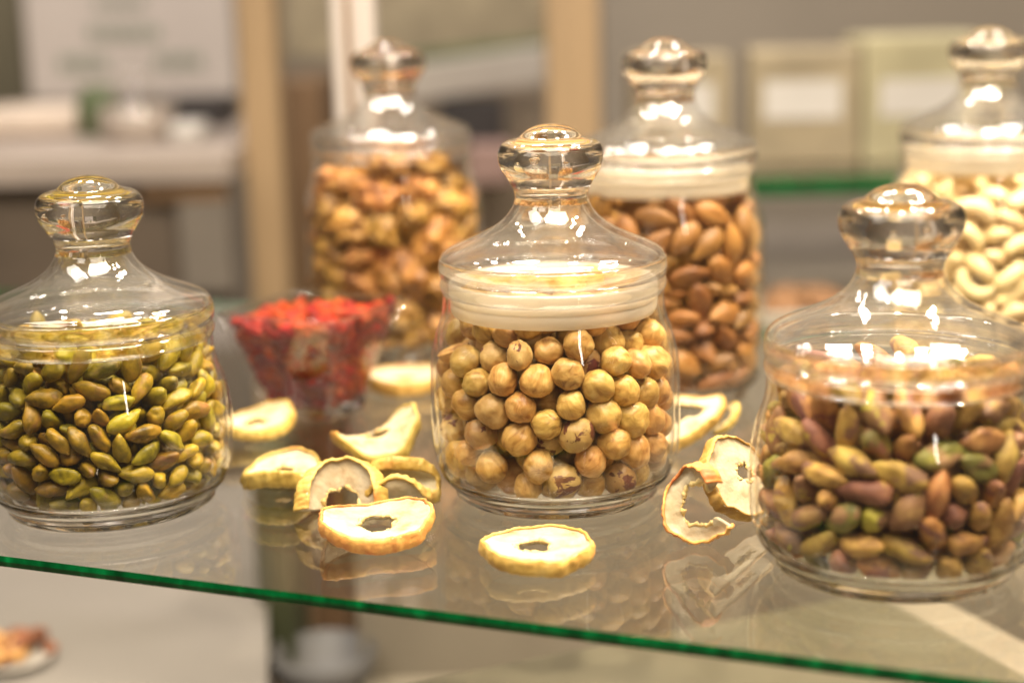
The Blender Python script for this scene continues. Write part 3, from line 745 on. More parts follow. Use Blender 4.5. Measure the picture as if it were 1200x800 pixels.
SEEN['R'] = [
    -81,-401,442,22,-7,-59,76,108, -68,-396,189,49,80,-18,-24,109, -48,-342,635,67,-33,60,-25,108, -189,-376,376,24,17,61,72,105, -147,-313,638,51,-54,65,-8,109,
    -60,-421,318,44,72,-29,43,101, 49,-394,502,79,58,5,15,102, -283,-211,624,21,80,21,-50,110, 45,-343,588,24,61,60,-44,109, 259,-326,235,30,73,-33,50,106,
    33,-423,379,7,-61,16,76,95, -223,-282,568,39,-55,-11,-72,106, -219,-342,468,45,76,-31,-33,99, -299,-233,506,14,-87,17,41,101, 197,-335,533,23,-10,46,-84,100,
    289,-210,684,8,46,6,-87,96, -303,-294,418,84,34,-8,-38,96, -198,-365,202,72,54,-26,-31,95, -393,-155,292,70,17,63,-25,102, -346,-112,610,58,53,-10,-60,107,
    139,-327,609,48,-14,68,52,94, 143,-386,207,93,16,12,27,99, 278,-304,462,71,-36,-59,-4,97, 27,-401,235,75,35,53,15,103, -127,-350,115,22,-94,-10,20,97,
    -358,-176,424,30,91,-24,3,107, -140,-328,512,30,-81,-18,45,101, -229,-272,695,66,37,-6,-63,93, -309,-277,175,45,-4,55,68,90, 176,-377,454,32,11,-86,-36,92,
    -339,-248,251,80,-25,-15,-51,98, -245,-336,277,35,-42,-22,80,96, 103,-351,118,74,-31,0,58,107, -373,-122,514,45,22,18,84,101, -385,-132,152,36,-46,-70,39,99,
    -142,-353,276,80,-9,18,55,105, 126,-389,382,28,-76,-26,50,97, 274,-9,692,85,4,-26,-43,94, 183,-376,290,56,-50,8,64,89, -9,4,672,10,6,-91,36,105, -53,-355,520,36,-56,33,-65,95,
    -225,-283,115,6,-84,-46,25,105, 94,-381,293,6,-76,-56,30,98, 223,-321,348,43,61,-65,-7,107, 85,-328,685,13,-75,-48,41,91, 245,-281,611,84,-41,-16,29,88,
    197,-328,118,61,-11,36,69,91, -406,-14,484,15,-71,-17,-65,95, -280,-282,332,18,86,46,-4,89, 0,-351,110,15,88,42,4,98, -334,-215,340,15,-44,42,-76,99,
    -420,-40,355,60,43,-65,-15,106, 190,197,649,50,80,-29,-1,107, 89,68,695,54,61,56,7,91, 26,-259,658,52,-38,48,-58,96, 307,-253,375,1,-88,20,-40,109,
    -362,51,658,40,71,50,27,92, 238,-111,641,24,45,52,67,91, 115,324,670,52,-61,56,-12,97, 348,-237,282,30,80,34,38,104, -200,263,647,31,7,-37,86,108,
    155,47,632,32,82,44,8,109, 254,-253,118,25,31,89,14,108, 331,-153,586,38,72,55,5,105, -278,-33,648,55,-9,-20,79,104, -166,157,639,17,-95,0,20,99, -98,-215,649,6,-52,-32,78,100,
    13,366,656,10,22,-13,95,90, -389,-72,238,17,-92,21,23,105, -79,-268,567,11,98,-8,-4,105, -22,232,636,51,38,2,-76,101, 206,296,646,9,59,8,-79,102, -299,-208,109,21,74,-56,-28,89,
    -96,-335,350,3,-65,-63,39,88, 49,-325,436,0,-15,24,-95,109, -290,202,641,8,68,-71,-9,93, 242,-228,530,30,93,-9,16,109, -89,-102,659,10,-43,87,-15,98,
    -419,74,375,67,-30,8,66,94, -100,314,619,73,10,-17,-63,104, -73,95,629,52,61,58,2,107, 343,-197,194,4,97,16,11,105, -361,69,117,13,11,-97,10,101, 377,-139,487,0,-57,61,-53,104,
    -412,57,220,70,17,54,40,106, 48,-80,633,80,-5,23,53,100, 111,-257,488,34,37,84,-11,102, -337,3,581,9,96,17,-13,97, 303,-210,459,27,-30,9,90,96, 184,-222,619,37,-20,17,-88,97,
    276,242,618,65,1,69,29,98, -367,75,519,44,4,-66,-59,101, -344,-84,440,7,2,12,98,90, 310,-161,109,91,-39,2,2,96, 195,-268,429,8,-41,71,-54,106, -16,-244,486,18,-11,-2,97,102,
    -368,-26,112,14,-19,18,-95,93, -185,-23,666,1,72,68,4,89, -192,-183,652,16,70,-49,-48,107, 325,-66,631,94,26,0,-14,90, -24,-304,191,50,-29,-45,66,89,
    -308,-92,127,80,38,-31,31,89, -242,-228,396,5,-54,-82,5,99, 118,-220,114,20,21,31,90,98, 61,-259,185,13,71,62,27,107, -247,-226,261,15,88,-42,-2,92,
    -146,-279,404,66,23,45,54,100, -341,144,582,38,29,-80,-32,100, 269,88,628,31,36,52,-70,98, -232,-213,177,2,2,-46,-88,96, -46,-317,276,42,23,65,57,101,
    -355,157,388,22,-92,18,25,108, 43,139,654,46,-32,22,-79,94, -299,-148,191,11,-95,-7,26,90, -172,-276,319,39,85,30,-9,95, 138,-265,262,37,-7,18,90,98,
    383,-171,383,42,-61,-4,65,106, -2,-335,363,80,27,38,35,92, 171,-266,179,45,-78,-38,14,95, -163,-226,476,17,10,97,-7,97, 382,-35,539,49,-13,-85,-5,104,
    -104,-212,216,84,-41,24,22,109, 37,-267,274,29,-59,-66,34,98, 167,-170,176,72,-65,13,15,99, -150,-289,186,7,11,68,71,94, -276,-119,276,96,-22,-5,-5,99,
    400,-95,175,55,-21,60,-52,101, -349,190,488,28,28,-82,-40,104, -68,-167,536,21,-95,-11,12,108, 159,-87,608,88,-32,31,13,90, -264,-94,555,64,-11,24,-71,107,
    107,-162,633,21,15,85,-44,90, -16,-249,114,23,-32,77,-48,104, 117,-286,347,40,85,20,23,98, 233,-4,595,43,-1,-67,-58,107, -362,169,154,55,54,24,-57,106,
    350,56,588,8,54,-3,-83,105, 114,129,600,42,-21,23,-84,88, -85,-10,602,45,84,23,-14,99, 335,150,631,28,-82,18,-44,92, -182,-178,307,91,4,25,31,97, 29,-231,355,43,-16,41,77,90,
    211,-153,444,15,-87,-38,25,91, -254,-137,466,30,12,-71,-60,95, -168,-89,592,53,-5,-5,84,104,
]
BURIED['R'] = [
    247,-215,251, 267,-115,183, -81,-211,319, -192,68,426, -185,-30,514, -182,-151,516, -11,362,571, 60,-229,572, -226,-27,112, -192,138,114, -117,-235,112,
    -75,212,107, 79,217,116, 296,-58,112, 208,113,115, -203,-145,115, -266,152,170, -22,381,117, 281,298,176, 179,346,122, 201,-99,106, 298,214,113, -225,269,114,
    407,13,244, -17,293,116, 363,14,121, 218,255,108, -296,212,107, -123,298,110, 269,166,184, 91,359,116, 345,114,112, -310,-12,185, -296,280,188, -2,250,201,
    30,376,191, 227,-4,163, 358,205,196, -235,61,164, -201,-111,205, -103,206,185, -159,373,151, 109,202,205, 124,292,171, 396,90,193, -184,270,205, 146,-174,291,
    4,422,279, 303,-34,205, 201,269,221, -184,143,228, -68,379,202, 201,176,276, 134,389,220, 304,63,179, -317,83,221, -332,251,264, 56,326,266, 422,-16,423,
    309,282,281, -219,-45,273, -385,167,295, -125,214,277, -163,387,251, 215,-76,283, 250,131,348, 132,403,320, 397,-122,265, 398,140,292, -245,312,280,
    -201,151,334, -18,339,311, 217,83,216, 219,42,309, -269,177,272, -162,276,350, -110,303,269, 212,286,326, 123,249,281, 309,100,269, -223,56,263, -276,247,345,
    220,-41,418, -13,238,301, 343,-29,281, 315,283,388, -184,-144,390, -227,266,423, -218,359,372, 222,-172,354, 146,217,374, -15,426,377, 305,-129,302,
    391,27,339, -318,-29,293, -327,272,414, -99,133,430, 79,305,353, 286,-7,356, 313,247,505, -309,-117,363, -98,-160,432, -150,210,416, -104,395,345,
    235,83,424, 87,409,423, 424,-58,335, 339,191,361, -236,19,345, -251,309,495, 16,-183,423, 12,220,404, 329,-80,405, 237,241,428, -341,68,315, -67,308,383,
    132,-191,392, 130,145,440, 214,363,403, 372,101,388, -198,-36,424, -55,-274,406, -113,14,459, 23,294,469, 296,-9,490, 342,161,456, -328,-17,389, -318,71,410,
    -259,143,439, -164,374,454, 116,-85,454, 138,35,448, 135,314,449, 367,65,476, -303,-8,485, -115,292,465, -8,91,474, -59,200,484, 198,72,507, 233,168,484,
    -94,-73,519, -140,122,510, -29,394,476, 7,-94,472, 82,207,481, 105,383,504, 301,119,526, -258,94,524, -207,226,500, -17,0,504, -45,274,546, 203,-65,507,
    216,336,512, -22,-78,571, -81,59,540, -126,368,534, 65,-171,496, 94,107,519, 282,-122,488, -123,203,563, 19,56,587, 23,165,556, 119,0,538, 179,231,537,
    -185,52,597, -176,300,567, 82,-107,552, 121,352,584, 273,-81,560, 225,156,573, -280,255,562, -23,-181,615, 148,-178,553, 60,278,600, -220,165,571,
    -278,90,612,
]
SEEN['A'] = [
    -94,-414,797,59,68,-32,26,102, -266,-328,730,7,32,70,62,108, -194,-316,1001,32,-10,63,68,104, -80,-388,929,80,-57,14,-7,100, 37,-417,245,32,-8,-77,-53,101,
    -213,-367,856,58,-49,57,26,92, 49,-427,840,18,-36,65,63,90, -331,-262,853,41,3,73,52,99, 164,-396,808,38,9,62,-67,93, 185,-352,941,62,-71,2,29,93,
    -336,-185,965,32,-73,-8,-59,109, 288,-309,785,13,64,-41,63,105, 124,-406,539,62,-48,33,51,89, 67,-420,662,88,-44,-11,1,90, 24,-394,453,22,1,24,94,100,
    248,-346,465,15,33,-77,-50,97, 228,-354,674,67,-55,6,48,96, -105,-411,628,0,-21,-41,-88,90, 131,-355,314,35,-78,47,17,102, 366,-207,842,16,-72,25,61,109,
    288,-261,971,3,-76,32,55,97, 44,-358,1048,16,15,-91,33,90, 30,-373,961,26,-31,-36,-83,93, 203,-340,129,28,93,9,18,93, 183,-332,227,91,36,-11,-1,108,
    248,-304,331,28,58,-73,16,107, 363,-216,630,53,67,44,24,105, -19,-405,368,3,-4,-22,-96,109, 16,-376,147,15,-24,50,-81,107, -34,-382,688,46,-30,28,78,92,
    368,-203,246,42,35,-66,-49,104, 347,-235,428,3,-52,77,34,91, 151,-352,413,12,-80,-56,-10,94, -419,-47,727,54,-47,41,-55,110, 358,-214,522,12,47,-83,-26,88,
    102,258,1045,16,-9,-69,68,95, -86,-396,522,19,97,-5,2,105, 303,-237,122,20,26,-10,-93,93, -134,135,1027,26,-3,-17,94,98, 95,-355,712,68,-51,20,46,96,
    244,-258,554,87,11,-14,-44,105, -417,-91,849,51,-54,45,-47,90, 159,-335,588,31,8,19,92,92, -188,-327,603,6,-20,16,-95,108, -129,334,1033,71,28,46,-42,90,
    240,138,1015,96,13,-19,-4,102, 297,-199,365,95,8,18,-20,107, -7,-322,581,0,-49,-86,2,105, 145,-216,1002,9,-1,-8,-98,99, -235,11,1024,90,-9,16,36,88,
    318,-140,981,84,11,-51,-9,96, 414,-80,337,50,-39,48,-59,106, -231,249,986,36,-80,20,41,109, -311,-99,1014,90,-17,37,-3,89, -361,-33,969,6,79,-46,-38,96,
    62,129,1030,93,13,7,30,102, -25,-227,1016,1,-63,74,-19,104, -338,-189,734,37,-24,-88,13,102, 422,-55,675,46,50,-58,-43,100, -378,33,888,77,-21,49,-33,106,
    94,-327,504,3,-5,57,-81,90, 391,-88,143,27,81,33,38,102, 355,-88,880,44,1,85,-24,105, 222,-238,204,16,3,-23,95,108, 410,-83,794,48,-45,72,-17,102,
    -143,-317,801,30,-7,58,74,103, -141,-280,678,65,16,27,68,102, 238,-61,996,10,78,-55,23,104, -69,-284,951,17,68,67,-20,92, -262,-313,536,41,24,-32,81,104,
    -401,-11,609,3,-60,-78,13,108, 366,-64,561,1,-17,-14,96,91, 394,-57,454,84,-11,22,46,106, 147,-287,872,5,58,-80,-4,91, -372,-200,652,46,31,37,73,91,
    343,-14,964,84,-9,-45,-24,108, 305,-126,677,14,-96,15,-15,93, -231,-216,793,15,7,-6,-97,94, 100,-114,1003,12,-16,28,93,89, 37,-35,1032,8,-47,87,-4,97,
    148,23,1008,36,-60,64,-29,90, 173,-224,113,11,-36,91,-13,102, 351,-44,245,4,22,-96,-6,107, 147,-259,659,3,31,70,-63,96, 69,-273,937,23,-13,29,91,100,
    18,-326,856,9,20,-13,96,101, 244,-166,480,71,1,-23,65,107, 169,-264,785,62,14,-9,75,106, -259,-148,605,77,1,15,61,105, -113,-255,861,21,44,-82,27,97,
    254,-225,893,83,30,39,24,96, -381,77,790,15,-90,13,36,93, 37,-278,761,35,-16,-3,-91,105, -49,-284,296,32,90,-22,-11,107, -14,-282,679,15,-27,-31,-89,104,
    -25,193,994,55,11,-6,-82,90, 50,-261,182,37,-52,54,53,106, 7,-282,392,96,-4,-11,21,95, -246,-223,893,25,45,61,59,98, -2,360,988,12,-12,2,98,105, -162,-94,990,27,-2,10,95,107,
    270,-132,182,9,10,-14,-97,93, 410,100,551,60,16,53,56,105, -310,-52,677,76,0,3,-63,106, -163,-208,968,47,-13,31,80,98, 214,-196,720,11,12,-6,97,101,
    403,73,912,58,-50,45,-43,93, -346,168,980,59,-48,-7,63,101, 319,223,983,36,25,39,80,88, 306,88,960,33,89,4,29,96, -94,17,974,32,-7,-2,93,96,
]
BURIED['A'] = [
    267,-141,296, 136,-235,326, 118,-236,493, 331,28,505, 90,290,659, 275,-96,588, -158,8,802, -269,-55,112, 68,258,143, 280,-49,110, -161,-213,126, -237,227,122,
    202,215,153, -364,-128,124, -60,-269,160, -129,305,207, -93,250,128, 362,63,111, -268,-250,126, -186,333,120, 299,232,140, -331,143,113, 210,330,169,
    245,108,181, -268,-172,182, -336,248,230, 341,173,204, -313,22,170, -201,-261,219, -55,366,133, -126,-353,120, -211,224,244, 254,266,262, -399,40,221,
    319,208,340, 64,400,144, 295,19,192, -192,-296,387, -212,352,307, 181,306,313, -289,139,202, -141,-365,215, -265,71,278, 109,347,213, -278,-190,267,
    -327,162,302, 277,323,378, -291,-68,237, -176,230,353, -232,-310,297, -276,302,367, 191,181,303, -409,-119,229, -101,-393,288, -360,82,341, -88,400,237,
    -241,-207,352, -125,289,428, 46,295,364, -362,-179,332, 115,259,239, 396,81,218, -335,-228,412, -99,408,370, 240,132,447, -384,-31,290, 335,195,451,
    -5,313,254, 391,96,330, -391,-131,466, -338,185,378, 308,-99,416, 125,359,388, -412,-45,363, -273,116,435, 82,415,284, 281,22,320, -259,-138,424, -327,245,440,
    150,239,426, -421,58,430, -124,-332,436, -169,-228,540, -135,405,487, 311,25,406, -290,-231,507, -345,244,601, 194,345,452, -313,-9,405, 109,368,511,
    -54,318,329, 376,92,440, -276,307,494, 167,244,504, -375,126,511, 12,377,418, -363,-175,563, -193,219,476, 245,327,572, -276,-57,501, -158,295,542,
    -18,372,510, -176,386,605, 332,263,522, -411,-34,525, -30,-279,491, -154,267,630, 8,263,507, -232,191,545, 215,202,560, 153,328,598, -226,155,628,
    -398,132,703, -320,93,567, 113,406,726, 24,421,594, 287,67,586, -373,211,835, 335,218,644, 263,334,728, -48,322,599, 380,124,694, -324,167,729, 237,-204,631,
    240,144,642, -69,417,700, -277,270,689, 345,252,827, -268,22,587, -282,306,884, -19,327,717, -138,238,726, -223,365,760, 243,232,698, 326,-3,672, -169,368,907,
    -95,-215,750, -247,115,705, 154,337,793, -24,413,859, 412,86,795, 295,-185,778, 314,170,843, -225,-181,697, -145,130,762, 100,388,851, -268,235,802,
    207,208,766, 263,-62,746, -147,331,794, 276,96,735, -278,-31,759, -131,224,825, 247,296,910, 50,-214,848, 63,239,748, 170,60,771, -301,108,823, 71,-140,786,
    -63,317,886, 220,-106,831, -12,178,791, 144,174,824, 101,-23,822, 67,278,832, 323,29,827, -163,-112,779, -225,154,869, 227,64,849, -322,-116,824, -19,-123,844,
    11,188,878, -74,109,836, 183,-137,918, -276,-28,865, -8,12,854, -152,-163,868, -181,-62,896, 127,-3,903, 204,206,929, -238,43,938, 64,-151,931, -134,57,894,
    116,337,942, 145,110,914, -44,-87,921, 64,225,951, -126,213,953, -269,112,977, 25,67,950,
]
SEEN['W'] = [
    46,-384,509,30,30,-68,58,112, 227,-319,659,77,-51,-37,5,104, -82,-326,936,8,-97,15,3,108, -315,-229,555,41,-19,-61,64,109, -236,-320,742,62,66,-38,-9,97,
    303,-232,831,71,-53,7,44,95, -136,-297,416,80,-11,22,52,114, 115,-330,795,43,54,71,3,105, -2,-389,283,74,65,-2,-5,104, -53,-351,748,27,45,37,75,102,
    266,-243,385,23,87,42,0,113, 277,-206,199,79,26,-3,54,115, 354,-173,547,44,31,-50,-66,99, 209,-247,1084,24,89,37,-3,90, 137,-273,957,2,-53,-83,6,100,
    -142,-328,596,47,74,41,20,88, 75,-337,140,97,10,-17,-7,90, -357,-168,811,60,7,68,38,98, -1,-332,1066,11,-4,-97,18,80, 299,-146,963,9,74,65,3,91, -219,-148,967,56,16,-26,-75,97,
    -309,-247,337,38,-23,-74,48,99, -363,-64,970,46,-66,40,-41,84, 381,-67,691,72,19,-28,-58,85, -162,167,1037,51,3,5,85,105, 11,-159,1081,95,21,1,-18,97,
    -179,-203,837,5,90,40,-12,89, 70,-227,302,31,88,-26,-18,102, -392,-32,621,54,26,-78,7,90, 358,-22,832,56,-33,-11,73,107, 176,-234,514,29,17,-2,-93,82,
    39,-216,612,8,86,40,-28,90, 7,-205,860,4,40,89,15,80, 396,-35,362,61,31,-67,-24,97, -366,-55,445,55,3,-5,82,95, 369,55,568,61,42,10,-65,102, -128,-345,167,88,25,37,-8,85,
    -278,63,974,87,-31,21,-28,89, -355,-26,295,74,24,3,-61,110, 197,-133,700,9,-92,-34,-11,104, -34,-47,972,58,2,-12,79,101, 126,-151,151,44,-70,-54,6,88,
    -199,-114,363,88,34,-7,29,82, -181,-146,677,16,18,23,93,114, 179,-139,843,89,-22,-14,34,88, 320,180,416,25,82,-48,-11,108, 66,157,1052,6,-86,46,12,96,
    -88,-185,189,78,-48,36,9,110, 160,-101,426,15,46,-63,-59,93, -384,110,864,58,-57,-26,51,83, -276,-24,839,32,-46,-79,22,90, -199,-101,513,40,17,-17,87,100,
    224,39,307,18,-74,62,-14,113, -5,-139,742,6,-61,-77,5,93, 176,-42,1022,49,13,-14,-84,102, -13,-204,476,30,-32,-27,-85,89, 346,179,716,29,44,83,8,82,
    -144,202,488,4,-51,-79,-30,101, 30,207,576,35,-4,-24,89,86, 286,215,851,27,-89,33,-10,104,
]
BURIED['W'] = [
    -333,212,409, -96,364,218, -276,-217,153, 66,311,179, 238,297,146, -266,12,150, -104,212,159, 326,-39,126, 179,121,151, -300,225,192, 345,145,224,
    -199,89,318, 177,288,312, -131,302,365, 26,407,327, -362,185,591, 162,112,447, 65,322,464, -126,387,514, 232,271,574, -273,74,500, -230,334,658, 191,102,649,
    -214,167,613, 233,-60,585, -372,59,730, -2,385,675, -190,45,699, 88,34,750, -51,203,698, 191,302,726, -265,201,756, 42,204,827, -234,230,902, 83,369,872,
    -112,27,845, -138,335,823, 69,-48,867, 211,67,890, 21,107,924, 144,250,958, -44,315,990,
]
SEEN['K'] = [
    -131,-384,201,34,62,48,-50,109, -163,-375,846,59,77,-9,-16,99, -193,-367,718,0,32,45,82,95, -302,-260,657,60,75,-23,-4,98, 21,-418,282,80,40,-39,20,91,
    -148,-279,1022,27,63,-68,24,109, -157,-396,462,34,3,-69,63,88, -269,-308,525,82,6,-52,-16,106, -339,-217,842,35,66,-27,-59,103, -313,-194,1010,86,21,-29,-33,98,
    3,-392,504,16,-92,9,-31,99, -346,-207,258,82,15,-35,-40,105, -408,-55,782,4,-66,-59,44,103, -134,-357,564,24,79,-44,-33,100, -9,-345,1003,29,-15,-27,-90,90,
    -373,-173,439,78,27,0,-55,100, -213,-266,894,69,-62,13,32,107, -249,-284,383,22,49,78,30,102, -407,-96,637,49,38,75,21,104, -34,-344,714,71,-8,9,68,107,
    -297,-155,159,8,95,-12,23,106, -57,-316,916,12,68,-71,-3,107, 50,-408,420,96,-11,-23,2,94, -36,-347,611,11,-78,-59,12,103, -356,-185,553,73,-7,-40,53,90,
    -95,-349,378,24,-51,-79,-18,102, 41,-395,793,20,-25,8,-93,88, -389,-120,344,79,11,-11,-58,96, 110,-402,648,20,0,-77,-58,109, -399,52,892,54,-31,59,-50,106,
    -212,-232,287,68,-50,-51,9,102, 82,-378,926,37,-5,85,-33,99, -27,-318,119,84,0,-9,-51,105, -218,-255,125,5,-86,-46,18,102, -357,-36,960,25,80,-29,-43,92,
    -321,79,1000,86,-3,47,-15,98, -276,215,1038,81,32,47,1,105, -407,28,516,81,-20,-35,40,89, 99,-373,218,24,-95,3,-10,98, -407,24,259,31,48,-75,-31,89,
    -144,-283,326,48,-10,54,-67,91, -358,-35,180,14,91,-32,15,102, -412,78,631,65,6,-50,-55,97, -288,-171,747,76,31,-54,14,95, 19,372,995,33,-34,-63,-60,89,
    121,-274,166,64,-7,61,-44,110, 240,197,1023,11,80,55,13,98, -412,23,403,67,11,-26,-67,97, -47,-291,809,14,4,98,-8,107, -231,-20,1025,95,3,-10,27,98,
    80,160,997,89,-12,-7,41,98, 179,-106,1000,14,-39,89,8,98, -342,105,142,28,15,-48,81,98, -103,-275,206,5,-8,92,-36,96, -269,-86,507,55,-18,24,77,106,
    -390,128,732,29,71,58,-22,94, -241,-128,903,53,-20,2,-81,99, -37,-270,483,12,-27,-71,-63,104, -165,-255,712,89,13,41,-8,104, -208,-176,471,25,78,-43,35,90,
    -279,-91,301,81,-26,-6,-50,93, 92,-265,741,53,29,-21,76,94, 20,-296,298,3,8,-94,-29,106, -382,174,486,41,35,-21,-80,90, -151,-132,1003,9,0,99,-2,103,
    196,229,543,23,88,-37,-12,109, 106,-254,616,17,34,5,-91,92, 127,-225,898,38,-20,-17,88,106, 15,-190,986,26,-83,-46,12,98, -355,185,283,69,-43,-4,56,98,
    152,-256,398,24,-85,-45,-6,110, -1,270,127,4,5,76,63,103, -295,-19,845,71,21,-4,66,90, 134,-312,514,64,-14,-8,74,104, 20,319,502,35,12,-5,-92,108,
    -305,24,653,61,26,-2,-74,92, -134,312,989,79,24,-4,55,91, -234,-164,634,11,50,76,38,96, 191,-221,784,44,57,42,54,109, 107,-72,830,12,-74,-63,-15,94,
    82,-33,947,24,-91,-29,3,102, -107,-84,910,25,-72,54,-32,95, -275,143,460,40,33,31,-79,110, -272,69,274,71,17,-40,54,103, -275,-20,742,59,21,11,76,93,
    -198,230,118,21,79,53,16,105, 180,203,651,9,34,91,16,88, -4,284,697,5,6,-99,-1,104, -181,26,939,83,-5,1,54,90,
]
BURIED['K'] = [
    -293,256,154, 182,-383,341, 170,251,439, 30,297,599, -324,236,905, -295,153,797, -130,47,828, -1,-114,851, 286,47,1009, 232,-272,282, 266,-74,202,
    330,-147,111, 201,231,133, -267,-35,121, 230,-147,118, -219,171,221, -95,366,176, 291,81,112, -187,354,263, 249,-270,171, 290,280,206, 279,104,386,
    81,361,153, 356,139,156, -120,254,257, 308,-183,278, 268,171,295, 185,354,222, 300,53,229, 309,-226,375, 291,296,359, 63,377,259, 395,-60,186, -224,200,382,
    153,338,338, -106,295,403, -10,330,310, 405,-89,312, -240,324,354, 372,169,368, 298,-193,483, 145,233,269, 279,-28,323, -333,234,418, 375,-113,469,
    -127,265,535, 50,371,400, 374,4,387, -188,359,466, 344,228,509, -300,-11,364, 189,351,464, 328,81,479, -234,341,573, 220,-324,455, 310,103,624, -23,412,653,
    416,32,535, 241,-247,566, 307,-51,699, -58,418,521, 371,-162,590, -333,257,667, 256,-283,656, 303,248,637, -281,52,560, 196,375,583, 293,-41,591, 192,-368,835,
    320,270,827, 213,334,684, 369,-208,715, -148,294,635, 271,-321,777, -155,-126,803, 405,-94,790, -256,173,630, 299,-186,780, 294,156,726, 229,12,793,
    426,33,710, -227,308,766, 167,270,756, -119,227,778, -105,375,792, 400,85,902, 221,347,888, 94,109,823, 58,385,772, 367,120,792, 252,198,857, 65,268,827,
    319,-32,856, -192,307,886, 299,-202,902, 163,137,914, -26,158,890, -54,335,892, 227,-52,916, -205,160,895, 306,178,954, 15,43,921, 353,-80,985, -165,139,992,
    245,-218,1001, 14,258,945, -71,26,989, 151,327,954,
]
